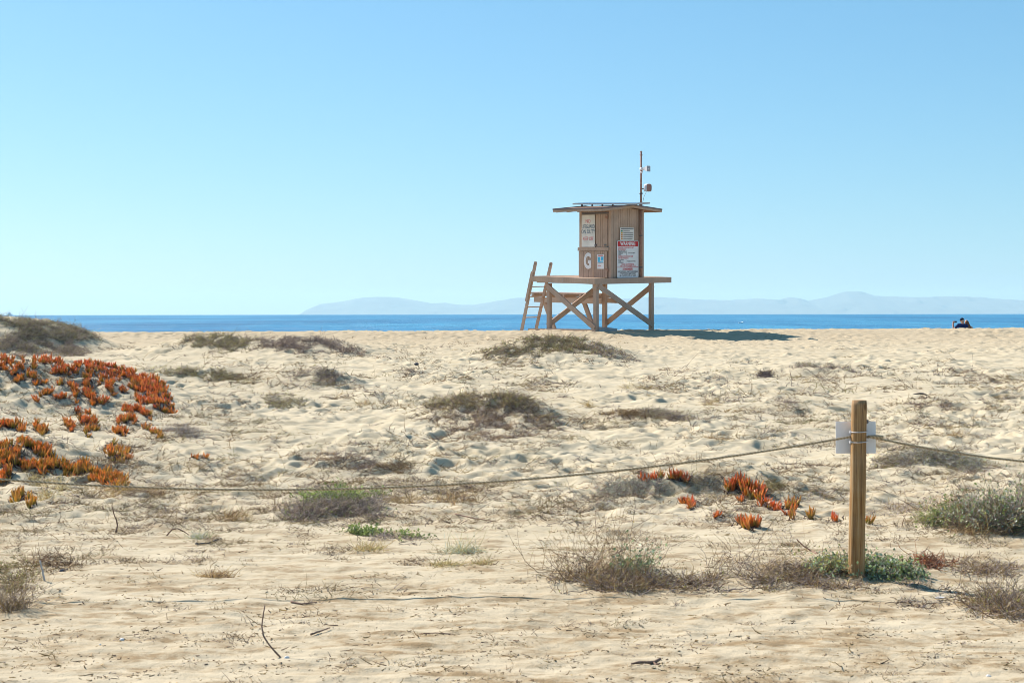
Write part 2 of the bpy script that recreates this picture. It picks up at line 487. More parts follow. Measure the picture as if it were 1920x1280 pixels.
def build_ground():
    ys = [-40, -25, -15, -8, -4, -1, 1.5, 3.5]
    y = 5.0
    while y < 70: ys.append(y); y *= 1.0021
    while y < 140: ys.append(y); y *= 1.02
    ys = np.array(ys)
    side = [0.42 * 1.16 ** k for k in range(1, 20)]
    fine = np.arange(-0.42, 0.4201, 0.0014)
    ts = np.concatenate([-np.array(side[::-1]), fine, np.array(side)])
    Y, T = np.meshgrid(ys, ts, indexing='ij')
    X = T * np.maximum(Y, 5.0)
    Z = ground(X.ravel(), Y.ravel()).reshape(X.shape)
    V = np.stack([X, Y, Z], -1).reshape(-1, 3)
    nr, nc = X.shape
    i = np.arange(nr - 1)[:, None] * nc + np.arange(nc - 1)[None, :]
    Q = np.stack([i, i + 1, i + 1 + nc, i + nc], -1).reshape(-1, 4)
    o = np_mesh('sand_ground', V, Q, M['sand'], smooth=True)
    tag(o, kind='structure')

build_ground()

SEA = -2.6
def build_sea():
    ys = [95]
    while ys[-1] < 13000: ys.append(ys[-1] * 1.05)
    ys = np.array(ys)
    ts = np.concatenate([np.linspace(-5, -0.6, 14), np.linspace(-0.5, 0.5, 41), np.linspace(0.6, 5, 14)])
    Y, T = np.meshgrid(ys, ts, indexing='ij')
    X = T * Y
    Z = SEA - (X ** 2 + Y ** 2) / (2 * 6.371e6)
    V = np.stack([X, Y, Z], -1).reshape(-1, 3)
    nr, nc = X.shape
    i = np.arange(nr - 1)[:, None] * nc + np.arange(nc - 1)[None, :]
    Q = np.stack([i, i + 1, i + 1 + nc, i + nc], -1).reshape(-1, 4)
    o = np_mesh('sea_water', V, Q, M['water'], smooth=True)
    tag(o, kind='structure')
build_sea()

def build_hills():
    prof = [(540, 600), (565, 588), (580, 578), (600, 569.5), (640, 565), (680, 557.5), (720, 556), (740, 557), (770, 561), (810, 568.5), (835, 567.5), (865, 571.5),
            (890, 571), (920, 566), (970, 558), (1000, 559), (1080, 563), (1150, 561), (1225, 557), (1270, 559), (1310, 562), (1370, 563), (1420, 560), (1460, 562.5),
            (1480, 557.5), (1500, 560), (1516, 564.5), (1555, 556.5), (1580, 548), (1600, 547), (1615, 547), (1640, 555), (1670, 556.5), (1720, 558),
            (1780, 556.5), (1840, 558), (1865, 561), (1920, 564), (2100, 570), (2400, 580), (2600, 592), (2680, 606)]
    D = 38000.0
    pxs = np.arange(540, 2680, 4.0)
    h = (H0 - np.interp(pxs, [p[0] for p in prof], [p[1] for p in prof])) / F * D
    h = h + perlin(pxs / 14.0, pxs * 0, 61) * 8 * (h > 40)
    base = -260.0
    offs = np.linspace(-1, 1, 21)
    rows = []
    for o in offs:
        y = D + o * 3600
        f = (1 - abs(o)) ** 0.8
        n = perlin(pxs / 22.0 + 3, pxs * 0 + o * 5, 62)
        z = base + (h - base) * f * (1 + 0.18 * n * (1 - f) * 2)
        rows.append(np.stack([(pxs - 960) / F * D + 0 * z, np.full_like(pxs, y) + 500 * n * (abs(o) > 0.05), z], -1))
    V = np.concatenate(rows)
    nr, nc = len(offs), len(pxs)
    i = np.arange(nr - 1)[:, None] * nc + np.arange(nc - 1)[None, :]
    Q = np.stack([i, i + 1, i + 1 + nc, i + nc], -1).reshape(-1, 4)
    tag(np_mesh('distant_hills', V, Q, M['hills'], smooth=True), kind='structure')
build_hills()

def build_haze():
    m, nt, out = new_mat('sea_haze')
    p = nt.nodes.new('ShaderNodeVolumePrincipled')
    p.inputs['Color'].default_value = (0.67, 0.91, 1.0, 1)
    p.inputs['Density'].default_value = HAZE
    p.inputs['Anisotropy'].default_value = 0.15
    nt.links.new(p.outputs[0], out.inputs['Volume'])
    b = MB().box((-70000, -60, -270), (70000, 46000, 545))
    o = b.build('haze', m)
    tag(o, kind='stuff')
HAZE = 3.6e-5
build_haze()

# ------------------------------------------------------------------ vegetation builders
def unit(v): return v / np.maximum(np.linalg.norm(v, axis=-1, keepdims=True), 1e-9)

def strips(root, d, L, bend, w0, w1, col0, col1, rings=4, sides=3, kink=0.0):
    """many thin stems or blades at once; sides=2: flat blade, 3: three-sided stem -> V,Q,tint"""
    n = len(root)
    t = np.linspace(0, 1, rings)
    P = root[:, None, :] + d[:, None, :] * (L[:, None] * t)[..., None] + bend[:, None, :] * (L[:, None] * t ** 2)[..., None]
    if kink: P = P + np.cumsum(rng.normal(size=P.shape), axis=1) * np.array([1, 1, .7]) * (L * kink)[:, None, None] * (t > 0)[None, :, None]
    tang = unit(np.gradient(P, axis=1))
    ref = unit(rng.normal(size=(n, 3)))[:, None, :]
    a = unit(np.cross(tang, ref)); b = np.cross(tang, a)
    w = (w0[:, None] * (1 - t) + w1[:, None] * t)[..., None]
    if sides == 2:
        R = np.stack([P - a * w, P + a * w], 2)
    else:
        R = np.stack([P + (a * math.cos(k) + b * math.sin(k)) * w for k in (0, 2.094, 4.189)], 2)
    V = R.reshape(-1, 3)
    base = np.arange(n)[:, None, None] * rings * sides + np.arange(rings - 1)[None, :, None] * sides
    Qs = []
    for k in range(1 if sides == 2 else 3):
        k2 = (k + 1) % sides
        Qs.append(np.concatenate([base + k, base + k2, base + sides + k2, base + sides + k], -1).reshape(-1, 4))
    C = (col0[:, None, :] * (1 - t)[None, :, None] + col1[:, None, :] * t[None, :, None])
    C = np.repeat(C[:, :, None, :], sides, 2).reshape(-1, 3)
    return V, np.concatenate(Qs), C, P

def leaflets(pos, d, L, W, col):
    """diamond leaves, folded a little -> V,Q,tint"""
    n = len(pos)
    d = unit(d); ref = unit(rng.normal(size=(n, 3)))
    a = unit(np.cross(d, ref)); b = np.cross(d, a)
    tip = pos + d * L[:, None]; mid = pos + d * (L * 0.5)[:, None]
    V = np.stack([pos, mid + a * W[:, None] + b * (W * 0.4)[:, None], tip, mid - a * W[:, None] + b * (W * 0.4)[:, None]], 1).reshape(-1, 3)
    Q = np.arange(n)[:, None] * 4 + np.arange(4)[None, :]
    return V, Q, np.repeat(col, 4, 0)

def palette(cols, n, jit=0.18):
    cols = np.array([c[:3] for c in cols]); 
    i = rng.integers(0, len(cols), n)
    c = cols[i] * (1 + rng.normal(size=(n, 1)) * jit)
    return np.clip(c, 0.004, 0.9)

GREY = [(0.38, 0.315, 0.29), (0.44, 0.365, 0.33), (0.25, 0.20, 0.19), (0.52, 0.44, 0.37), (0.23, 0.18, 0.17), (0.46, 0.36, 0.24)]
BROWN = [(0.33, 0.22, 0.115), (0.42, 0.30, 0.16), (0.20, 0.12, 0.07), (0.50, 0.37, 0.21), (0.13, 0.075, 0.05)]
TAN = [(0.36, 0.26, 0.10), (0.42, 0.32, 0.15), (0.30, 0.21, 0.08)]
OLIVE = [(0.40, 0.35, 0.165), (0.47, 0.415, 0.22), (0.31, 0.27, 0.125)]
GREEN = [(0.25, 0.29, 0.12), (0.32, 0.36, 0.17), (0.19, 0.22, 0.09)]
SILVER = [(0.44, 0.44, 0.41), (0.34, 0.35, 0.33), (0.54, 0.52, 0.47)]
BLUEGREEN = [(0.30, 0.36, 0.28), (0.38, 0.44, 0.35), (0.20, 0.25, 0.17)]

G1 = 'low dry brush on the dunes'
def ellipse_pts(ells, n):
    area = np.array([e[2] * e[3] for e in ells], float); area /= area.sum()
    px = []; py = []
    for e, a in zip(ells, area):
        k = max(2, int(round(n * a)))
        r = np.sqrt(rng.random(k)) * (0.65 + 0.45 * rng.random(k)) * np.where(rng.random(k) < 0.10, 1.45, 1.0); an = rng.random(k) * 2 * PI
        u = r * np.cos(an) * e[2]; v = r * np.sin(an) * e[3]
        th = math.radians(e[4]) if len(e) > 4 else 0.0
        px.append(e[0] + u * math.cos(th) - v * math.sin(th)); py.append(e[1] + u * math.sin(th) + v * math.cos(th))
    return np.concatenate(px), np.concatenate(py)

def anchors(ells, n, spread=None):
    px, py = ellipse_pts(ells, n)
    x, y, z = hit(px, py)
    ok = ~np.isnan(y)
    x, y, z = x[ok], y[ok], z[ok]
    med = np.median(y)
    lim = spread if spread else 0.16 * med
    k = np.abs(y - med) < lim
    return np.stack([x[k], y[k], z[k]], -1)

def runners(A, w, cols):
    """ground-hugging woody stems that tie a plant's rooted points together -> V,Q,tint"""
    n = len(A)
    if n < 2: return np.zeros((0, 3)), np.zeros((0, 4), int), np.zeros((0, 3))
    seen = np.zeros(n, bool); seen[0] = True
    dist = np.linalg.norm(A[:, :2] - A[0, :2], axis=1); par = np.zeros(n, int); E = []
    for _ in range(n - 1):
        dd = np.where(seen, 1e9, dist); j = int(np.argmin(dd)); E.append((par[j], j)); seen[j] = True
        nd = np.linalg.norm(A[:, :2] - A[j, :2], axis=1); up_ = nd < dist; par[up_] = j; dist = np.minimum(dist, nd)
    E = np.array(E); a = A[E[:, 0]]; b = A[E[:, 1]]
    t = np.linspace(0, 1, 5)[None, :, None]
    P = a[:, None, :] * (1 - t) + b[:, None, :] * t
    ln = np.linalg.norm(b - a, axis=1)[:, None, None]
    P = P + rng.normal(size=P.shape) * np.array([.10, .10, 0]) * ln * np.array([0, 1, 1, 1, 0])[None, :, None]
    P[..., 2] = ground(P[..., 0].ravel(), P[..., 1].ravel()).reshape(P.shape[:2]) + w * .8
    m = len(E); tang = unit(np.gradient(P, axis=1)); side = unit(np.cross(tang, np.array([0, 0, 1.0]) + 0 * tang)); up2 = np.cross(side, tang)
    R = np.stack([P + (side * math.cos(k) + up2 * math.sin(k)) * w for k in (0, 2.094, 4.189)], 2)
    base = np.arange(m)[:, None, None] * 15 + np.arange(4)[None, :, None] * 3
    Q = np.concatenate([np.concatenate([base + k, base + (k + 1) % 3, base + 3 + (k + 1) % 3, base + 3 + k], -1).reshape(-1, 4) for k in range(3)])
    C = np.repeat(palette(cols, m), 15, 0)
    return R.reshape(-1, 3), Q, C

def shrub(name, label, cat, ells, n=60, per=9, L=0.16, w=0.0035, cols=GREY, leaf=None, leafn=1.2, leafL=0.014, up=0.7, spread=1.0,
          group=None, jitter=0.05, kids=True, dspread=None, sides=3):
    carpet = group == G1
    A = anchors(ells, int(n * (1.25 if carpet else 0.9)), dspread)
    A = A[(perlin(A[:, 0] / (L * 1.9), A[:, 1] / (L * 3.0), 91) > (-0.02 if carpet else -0.25) - 0.4 * rng.random(len(A)) ** 2)] if len(A) > 30 else A
    n = len(A); L = L * (0.48 if carpet else (0.75 if up < 1.0 else 0.95)); w = w * (1.0 if carpet else 0.85); up = up * 0.6 if up < 1.0 else up
    if carpet: leafn = (leafn * 0.55 if leaf is not None else leafn)
    # clumpy: some anchors carry more twigs
    rep = np.maximum(1, (per * (0.4 + 1.2 * rng.random(n))).astype(int))
    R = np.repeat(A, rep, 0)
    m = len(R)
    R = R + rng.normal(size=(m, 3)) * np.array([jitter, jitter, 0])
    R[:, 2] = ground(R[:, 0], R[:, 1]) - 0.008
    tilt = np.repeat(rng.normal(size=(n, 3)) * 0.35, rep, 0)
    d = unit(rng.normal(size=(m, 3)) * spread * np.array([1, 1, 0.5]) + tilt + np.array([0.12, 0.0, up]))
    d[:, 2] = np.abs(d[:, 2]) * 0.9 + 0.06
    d = unit(d)
    Ls = L * np.exp(rng.normal(size=m) * 0.35)
    bend = rng.normal(size=(m, 3)) * 0.35
    bend[:, 2] = rng.normal(size=m) * 0.2 - 0.12
    c0 = palette(cols, m); c1 = np.clip(c0 * (0.95 + 0.5 * rng.random((m, 1))), 0, 0.9)
    V, Q, C, P = strips(R, d, Ls, bend, np.full(m, w), np.full(m, w * 0.4), c0, c1, 5, sides, .085)
    # side twigs
    pick = rng.random(m) < 0.75
    k = pick.sum()
    src = P[pick, 2, :] * 0.7 + P[pick, 3, :] * 0.3
    d2 = unit(d[pick] + rng.normal(size=(k, 3)) * 0.8)
    V2, Q2, C2, P2 = strips(src, d2, Ls[pick] * 0.5, rng.normal(size=(k, 3)) * 0.25, np.full(k, w * 0.7), np.full(k, w * 0.35), c0[pick], c1[pick], 3, sides)
    V3, Q3, C3 = runners(A, w * 0.9, cols)
    V2, Q2, C2 = np.concatenate([V2, V3]), np.concatenate([Q2, Q3 + len(V2)]), np.concatenate([C2, C3])
    loc = A.mean(0); loc[2] = float(ground(loc[:1], loc[1:2])[0])
    root = None
    if leaf is not None:
        root = empty(name, loc)
        tw = np_mesh('twigs', np.concatenate([V, V2]) - loc, np.concatenate([Q, Q2 + len(V)]), M['twig'], root, np.concatenate([C, C2]))
        pts = np.concatenate([P.reshape(-1, 3)[rng.random(m * 5) < 0.4], P2.reshape(-1, 3)])
        q = int(len(pts) * leafn) if leafn < 1 else len(pts)
        q = max(q, 4)
        pts = pts[rng.permutation(len(pts))[:q]]
        if leafn > 1: pts = np.repeat(pts, int(round(leafn)), 0)
        q = len(pts)
        pts = pts + rng.normal(size=(q, 3)) * 0.006
        LL = leafL * (0.6 + 0.8 * rng.random(q))
        lv, lq, lc = leaflets(pts, rng.normal(size=(q, 3)) + np.array([0, 0, 0.8]), LL, LL * 0.32, palette(leaf, q))
        np_mesh('leaves', lv - loc, lq, M['leaf'], root, lc)
        o = root
    else:
        o = np_mesh(name, np.concatenate([V, V2]), np.concatenate([Q, Q2 + len(V)]), M['twig'], None, np.concatenate([C, C2]), loc=loc)
    tag(o, label, cat, group)
    return o

def grass_tuft(name, label, cat, ells, n=14, per=14, L=0.09, w=0.0028, cols=TAN, group=None, up=0.8):
    A = anchors(ells, n)
    rep = np.maximum(2, (per * (0.4 + 1.2 * rng.random(len(A)))).astype(int))
    R = np.repeat(A, rep, 0); m = len(R)
    R = R + rng.normal(size=(m, 3)) * np.array([0.035, 0.035, 0])
    R[:, 2] = ground(R[:, 0], R[:, 1]) - 0.006
    d = unit(rng.normal(size=(m, 3)) * np.array([0.8, 0.8, 0.3]) + np.array([0.1, 0, up])); d[:, 2] = np.abs(d[:, 2])
    Ls = L * np.exp(rng.normal(size=m) * 0.4)
    bend = rng.normal(size=(m, 3)) * 0.3; bend[:, 2] -= 0.25
    c0 = palette(cols, m); c1 = np.clip(c0 * 1.3, 0, 0.9)
    V, Q, C, P = strips(R, d, Ls, bend, np.full(m, w), np.full(m, w * 0.25), c0, c1, 4, 2)
    V3, Q3, C3 = runners(A, w * 0.7, cols)
    V, Q, C = np.concatenate([V, V3]), np.concatenate([Q, Q3 + len(V)]), np.concatenate([C, C3])
    loc = A.mean(0); loc[2] = float(ground(loc[:1], loc[1:2])[0])
    o = np_mesh(name, V, Q, M['twig'], None, C, loc=loc)
    tag(o, label, cat, group)
    return o

RED = np.array([0.76, 0.185, 0.06]); ORA = np.array([0.90, 0.40, 0.08]); GRN = np.array([0.34, 0.45, 0.07]); YEL = np.array([0.80, 0.52, 0.10])
def ice_leaves(S, leaf, k, hue, greenish):
    """rosettes of finger leaves at shoot points S -> V,Q,tint"""
    rep = np.maximum(4, rng.poisson(k * 0.9, len(S)))
    R = np.repeat(S, rep, 0); m = len(R)
    axis = np.repeat(unit(rng.normal(size=(len(S), 3)) * 0.30 + np.array([0.0, -0.05, 1.0])), rep, 0)
    an = rng.random(m) * 2 * PI
    out = np.stack([np.cos(an), np.sin(an), np.zeros(m)], -1)
    open_ = 0.15 + 1.05 * rng.random(m) ** 1.3
    d = unit(axis + out * open_[:, None])
    Ls = leaf * (0.55 + 0.65 * rng.random(m)) * np.repeat(0.8 + 0.4 * rng.random(len(S)), rep)
    bend = -out * 0.22 * open_[:, None] + np.array([0, 0, 0.18])
    rings = 6
    t = np.linspace(0, 1, rings)
    prof = np.array([0.62, 0.95, 1.0, 0.86, 0.55, 0.08])
    R = R + out * 0.008 + axis * (rng.random((m, 1)) * leaf * 0.35)
    P = R[:, None, :] + d[:, None, :] * (Ls[:, None] * t)[..., None] + bend[:, None, :] * (Ls[:, None] * t ** 2)[..., None]
    tang = unit(np.gradient(P, axis=1))
    a = unit(np.cross(tang, out[:, None, :] + 0.01)); b = np.cross(tang, a)
    w = (Ls * 0.105)[:, None, None] * prof[None, :, None]
    ring = np.stack([P + (a * math.cos(q) + b * math.sin(q)) * w for q in (0.52, 2.62, 4.71)], 2)
    V = ring.reshape(-1, 3)
    base = np.arange(m)[:, None, None] * rings * 3 + np.arange(rings - 1)[None, :, None] * 3
    Q = np.concatenate([np.concatenate([base + i, base + (i + 1) % 3, base + 3 + (i + 1) % 3, base + 3 + i], -1).reshape(-1, 4) for i in range(3)])
    h = np.clip(hue + np.repeat(rng.normal(size=len(S)) * 0.30, rep) + rng.normal(size=m) * 0.2, 0, 1)[:, None]
    g = (np.repeat(rng.random(len(S)), rep) < greenish * 1.3 + .12)[:, None] * (0.4 + 0.6 * rng.random((m, 1)))
    tip = ORA * (1 - h) + RED * h
    bas = (ORA * 0.45 + YEL * 0.35 + GRN * 0.2) * (1 - 0.5 * h) + RED * 0.5 * h
    bas = bas * (1 - g) + GRN * g; tip = tip * (1 - 0.55 * g) + YEL * 0.3 * g + GRN * 0.25 * g
    sc = (0.65 + 0.55 * rng.random((m, 1)))
    f = t[None, :, None]
    C = (bas * sc)[:, None, :] * (1 - f) + (tip * sc)[:, None, :] * f
    C = np.repeat(C[:, :, None, :], 3, 2).reshape(-1, 3)
    return V, Q, np.clip(C, 0.003, 0.9)

def ice_plant(label, line, width=5.0, dens=1.0, leaf=0.092, hue=0.55, green=0.15, k=11, dry=0.4, group='ice plants creeping over the sand', hang=True):
    line = np.array(line, float)
    line[:, 1] += 4.0
    if len(line) == 1: line = np.concatenate([line, line + [[3, 0.5]]])
    seg = np.linalg.norm(np.diff(line, axis=0), axis=1); cum = np.concatenate([[0], np.cumsum(seg)])
    n = max(3, int(cum[-1] / 4.6 * dens * (0.6 + width / 10)))
    s = (np.arange(n) + rng.random(n)) / n * cum[-1]
    px = np.interp(s, cum, line[:, 0]) + rng.normal(size=n) * 1.5
    py = np.interp(s, cum, line[:, 1]) + rng.normal(size=n) * width * 0.5
    x, y, z = hit(px, py)
    ok = ~np.isnan(y)
    S = np.stack([x, y, z], -1)[ok]
    med = np.median(S[:, 1]); S = S[np.abs(S[:, 1] - med) < 0.12 * med + 0.3]
    loc = S.mean(0)
    root = empty('ice_plant', loc)
    V, Q, C = ice_leaves(S, leaf, k, hue, green)
    np_mesh('leaves', V - loc, Q, M['ice'], root, C, smooth=False)
    # runners and withered dark leaves below
    o = np.argsort(S[:, 0]); b = MB()
    pts = [Vector(S[i]) + Vector((0, 0, 0.006)) for i in o]
    for i in range(len(pts) - 1):
        if (pts[i + 1] - pts[i]).length < 1.2:
            mid = (pts[i] + pts[i + 1]) / 2 + Vector((0, random.uniform(-.02, .02), 0)); mid.z = gz(mid.x, mid.y) + 0.004
            b.tube([pts[i], mid, pts[i + 1]], 0.006, 5)
    if b.f: 
        st = b.build('runner_stem', M['wood'], root); 
        for v in st.data.vertices: v.co -= Vector(loc)
    m = int(len(S) * 9 * dry) + 3
    R = S[rng.integers(0, len(S), m)] + rng.normal(size=(m, 3)) * np.array([0.035, 0.03, 0]); R[:, 2] = ground(R[:, 0], R[:, 1])
    d = unit(rng.normal(size=(m, 3)) * np.array([1, 1, 0.4]) + np.array([0, 0, 0.5])); d[:, 2] = np.abs(d[:, 2])
    Ls = leaf * 0.55 * (0.6 + 0.8 * rng.random(m))
    c = palette([(0.05, 0.018, 0.018), (0.08, 0.03, 0.02), (0.035, 0.02, 0.025), (0.15, 0.06, 0.03)], m)
    V, Q, C, P = strips(R, d, Ls, rng.normal(size=(m, 3)) * 0.4, np.full(m, 0.006), np.full(m, 0.002), c, c, 4, 3)
    np_mesh('withered_leaves', V - loc, Q, M['twig'], root, C)
    tag(root, label, 'ice plant', group)
    return root

# ------------------------------------------------------------------ ice plants
IP = [
 ("dense red-orange ice plant along the left dune crest, its band falling right", [(160,681),(179,690),(213,697),(248,704),(275,711),(312,723)], 15, 2.3, .8, .08),
 ("red-orange ice plant forming the second band below the dune crest at the right edge", [(243,723),(266,723),(293,734),(317,745)], 12, 2.0, .75, .1),
 ("red-orange ice plant forming the lowest of the three bands at the dune's right end", [(255,746),(277,752),(301,761),(324,764)], 9, 2.2, .7, .1),
 ("dense ice plant running down the middle of the left dune face", [(170,700),(160,714),(163,732),(170,746),(177,755)], 14, 2.4, .7, .15),
 ("short ice plant arm reaching right from the foot of the middle dune column", [(183,755),(194,754),(206,752)], 5, 1.4, .7, .1),
 ("orange ice plant strip left of the middle dune column, beside dark withered leaves", [(131,718),(136,728),(145,743)], 8, 1.6, .6, .12),
 ("single ice plant clump with a green underside above its long shadow", [(108,719),(116,723)], 6, 2.2, .45, .3),
 ("horizontal row of red ice plant just under the dune crest", [(97,699),(125,693),(150,692)], 6, 1.5, .75, .05),
 ("red ice plant row on the crest against the shaded grey brush", [(62,677),(80,678),(100,680),(122,683)], 7, 1.7, .85, .05),
 ("small red ice plant clump alone on the crest left of the dense band", [(138,682),(150,684)], 5, 2.0, .85, .05),
 ("red ice plant clump at the far left end of the dune crest", [(3,682),(14,676),(25,677)], 7, 1.8, .85, .05),
 ("ice plant clump at the left picture edge below the crest", [(-6,694),(6,688),(12,692)], 7, 1.6, .6, .1),
 ("orange ice plant row rising to the right near the left edge of the crest", [(17,694),(30,692),(42,685)], 6, 1.7, .55, .15),
 ("tiny red ice plant sprig on the crest in front of grey brush", [(39,671),(44,671)], 4, 1.6, .85, .05),
 ("thin ice plant sprig next to the blackish withered patch on the crest", [(58,684),(66,688)], 6, 1.3, .6, .1),
 ("orange ice plant clump casting the broad shadow on the left dune", [(30,717),(36,714),(43,704)], 7, 2.2, .3, .2),
 ("orange ice plant clump between the shadow-casting one and the small twins", [(52,701),(58,706),(65,708)], 8, 1.9, .45, .15),
 ("small orange ice plant, one of two sprigs right of the broad shadow, the left one", [(66,716),(70,717)], 4, 1.8, .35, .25),
 ("small orange ice plant, one of two sprigs right of the broad shadow, the right one", [(79,717),(83,718)], 4, 1.8, .35, .25),
 ("row of three small ice plant tufts halfway down the dune", [(76,741),(86,736),(98,733)], 5, 1.6, .55, .12),
 ("spreading ice plant with open leaves right of the three small tufts", [(106,749),(114,746),(125,745)], 5, 1.5, .75, .05),
 ("tiny ice plant with a withered tail below the three small tufts", [(63,750),(71,758)], 4, 1.2, .75, .05),
 ("small ice plant sprig in the gap right of the middle dune column", [(186,717),(190,712)], 6, 1.5, .6, .1),
 ("orange ice plant clump with a trailing foot below the crest band", [(201,726),(211,716),(204,736),(213,738)], 6, 1.4, .55, .15),
 ("small isolated red ice plant between the dune bands", [(226,729),(234,732)], 6, 1.8, .85, .05),
 ("half-buried pale ice plant at the top of a sand ripple", [(143,771),(150,772)], 3, 1.4, .8, .05),
 ("small red ice plant half-buried right of the pale one", [(161,774),(168,774)], 3, 1.5, .7, .05),
 ("orange-red ice plant leaning left at mid-dune with a dark sprig at its side", [(122,789),(129,792),(136,800)], 7, 2.0, .6, .08),
 ("long orange-red ice plant tuft at mid-dune above its dark base", [(150,789),(165,788),(180,791)], 6, 1.8, .65, .08),
 ("orange ice plant tuft with two arms, lower one of the mid-dune group", [(160,811),(170,806),(181,803)], 6, 1.6, .55, .12),
 ("red ice plant strand trailing down to the right under the dune's shadow", [(231,761),(236,770),(252,768),(268,774),(283,781)], 6, 1.7, .8, .05),
 ("bushy orange ice plant at the middle of the lower right dune group", [(222,790),(232,789),(243,783),(256,788)], 8, 1.9, .6, .15),
 ("low orange ice plant pair spread under the bushy one", [(213,804),(224,809),(238,806)], 6, 1.6, .55, .1),
 ("dark red ice plant scrap left of the grey brush", [(268,799),(275,803)], 5, 1.3, .8, .05),
 ("ice plant clump beside the grey brush, the upper of two", [(284,809),(291,812)], 5, 2.0, .65, .2),
 ("ice plant clump beside the grey brush, the lower and greener of two", [(297,817),(304,819)], 5, 2.2, .5, .35),
 ("dark orange ice plant strand entering from the left edge at mid-height", [(-4,796),(12,797),(28,800),(45,806)], 6, 1.7, .5, .2),
 ("solitary orange ice plant clump on the dark base between strand and grass", [(64,802),(75,806),(87,806)], 7, 2.0, .45, .25),
 ("thick green-and-orange ice plant slanting down to the right above the lower row", [(37,832),(52,838),(68,845),(80,851),(92,858)], 11, 2.0, .35, .3),
 ("round green-orange ice plant on its own sand hummock", [(200,845),(212,850),(224,853),(243,852)], 11, 2.4, .3, .4),
 ("big orange-green ice plant at the left edge above the rope", [(-6,852),(12,858),(25,864),(38,861)], 16, 2.3, .35, .3),
 ("withered reddish ice plant where the lower row begins", [(40,868),(52,876),(66,876)], 8, 1.7, .5, .15),
 ("bright yellow-orange ice plant clump in the lower row, with green heart", [(75,878),(90,880),(107,875)], 9, 2.0, .2, .35),
 ("orange ice plant clump in the middle of the lower row", [(118,876),(133,886),(145,880),(162,874)], 9, 2.0, .3, .3),
 ("orange and green ice plant at the right end of the lower row, touching the rope", [(168,886),(185,896),(203,897),(220,908),(236,902)], 12, 2.2, .25, .3),
 ("small orange ice plant scrap at the left edge just above the rope", [(-2,892),(8,890),(20,893)], 7, 1.6, .45, .1),
 ("green ice plant with orange tips under the rope at the left", [(26,936),(34,934),(42,932)], 10, 2.0, .15, .75),
 ("small green ice plant right of the larger green one under the rope", [(53,947),(61,945)], 8, 2.0, .15, .8),
]
for row in IP:
    label, line, wd, dn, hu, gr = row
    ice_plant(label, line, wd, dn * 1.3, 0.074, hu - (.34 if line[0][1] < 790 else .36), gr if line[0][1] < 790 else gr + .08, dry=.7)
IP2 = [
 ("sparse red ice plant spikes behind the silver brush on the right mound", [(1198,904),(1205,904),(1228,901),(1240,903)], 3, 1.0, .95, 0, .075),
 ("spiky bright red ice plant on the top of the right mound", [(1257,904),(1270,900),(1280,902),(1292,901)], 4, 1.5, .95, 0, .09),
 ("red ice plant at the left start of the right mound's main band", [(1362,914),(1370,914),(1380,911)], 5, 1.9, .85, .05, .095),
 ("large bright red and orange ice plant, the biggest on the right mound", [(1387,911),(1400,919),(1412,926),(1420,928),(1430,929)], 11, 2.2, .8, .08, .095),
 ("solitary orange-red ice plant on the bare face of the right mound", [(1285,940),(1293,945),(1301,946)], 7, 2.0, .75, .08, .085),
 ("tiny orange ice plant sprig with a long shadow on the right mound", [(1384,937),(1391,941)], 3, 1.6, .6, .1, .06),
 ("dark withered ice plant strand at the foot of the right mound", [(1424,944),(1440,947),(1458,952)], 7, 1.4, .6, .1, .07),
 ("pinkish ice plant with spreading leaves at the right end of the mound", [(1472,951),(1482,953),(1494,946)], 6, 1.6, .75, .1, .09),
 ("small green-hearted ice plant below the pinkish one", [(1480,966),(1487,967)], 5, 1.9, .35, .5, .075),
 ("small olive ice plant standing alone right of the mound", [(1519,966),(1526,967)], 5, 1.9, .2, .7, .08),
 ("orange ice plant at the end of a withered runner below the mound", [(1388,984),(1398,986),(1408,986),(1419,986)], 6, 2.0, .5, .15, .085),
 ("tiny pink ice plant at the start of the withered runner", [(1338,966),(1343,967)], 3, 1.5, .9, 0, .06),
 ("small red ice plant just right of the rope post", [(1624,979),(1632,979)], 4, 1.8, .7, .1, .07),
 ("small half-dead ice plant left of the rope post", [(1560,972),(1570,970)], 4, 1.2, .75, 0, .06),
 ("small dry orange ice plant alone on the sand right of the lower row", [(356,861),(364,862),(381,858),(392,861)], 3, .7, .2, .2, .06),
]
for row in IP2:
    label, line, wd, dn, hu, gr, lf = row
    ice_plant(label, line, wd, dn, lf * .86, hu, gr + .05, k=9)
shrub('withered_plant', 'withered rust-brown plant lying right of the green plant at the post', 'plant', [(1740,1056,24,8)], 40, 8, .10, .0042, [(0.30, 0.11, 0.05), (0.42, 0.18, 0.07), (0.18, 0.07, 0.04)], None, up=.5)

# ------------------------------------------------------------------ brush
S = shrub
S('dune_shrub', 'large grey-olive brush covering the high dune at the far left, against the sea', 'shrub', [(10,600,60,8),(60,612,62,10),(85,622,95,18),(150,620,38,14),(160,632,36,8)], 900, 11, .26, .005, GREY+GREY+OLIVE, OLIVE+SILVER, .4, .026, group=G1, dspread=5)
S('dune_shrub', 'shaded purplish-grey brush in front of the large far-left one, above the ice plant crest', 'shrub', [(30,650,62,20),(100,656,62,16),(135,663,32,8)], 620, 10, .24, .005, GREY, OLIVE, .3, .024, group=G1, dspread=5)
S('dune_shrub', 'grey-green brush on the low mound left of centre near the sea edge', 'shrub', [(385,636,75,16),(440,645,55,14)], 520, 9, .24, .005, GREY+OLIVE, OLIVE, .5, .024, group=G1)
S('dune_shrub', 'greyish brush falling to the right beside the one near the sea edge', 'shrub', [(520,642,56,16),(575,648,58,17),(640,655,48,12,15)], 540, 9, .24, .005, GREY, None, group=G1)
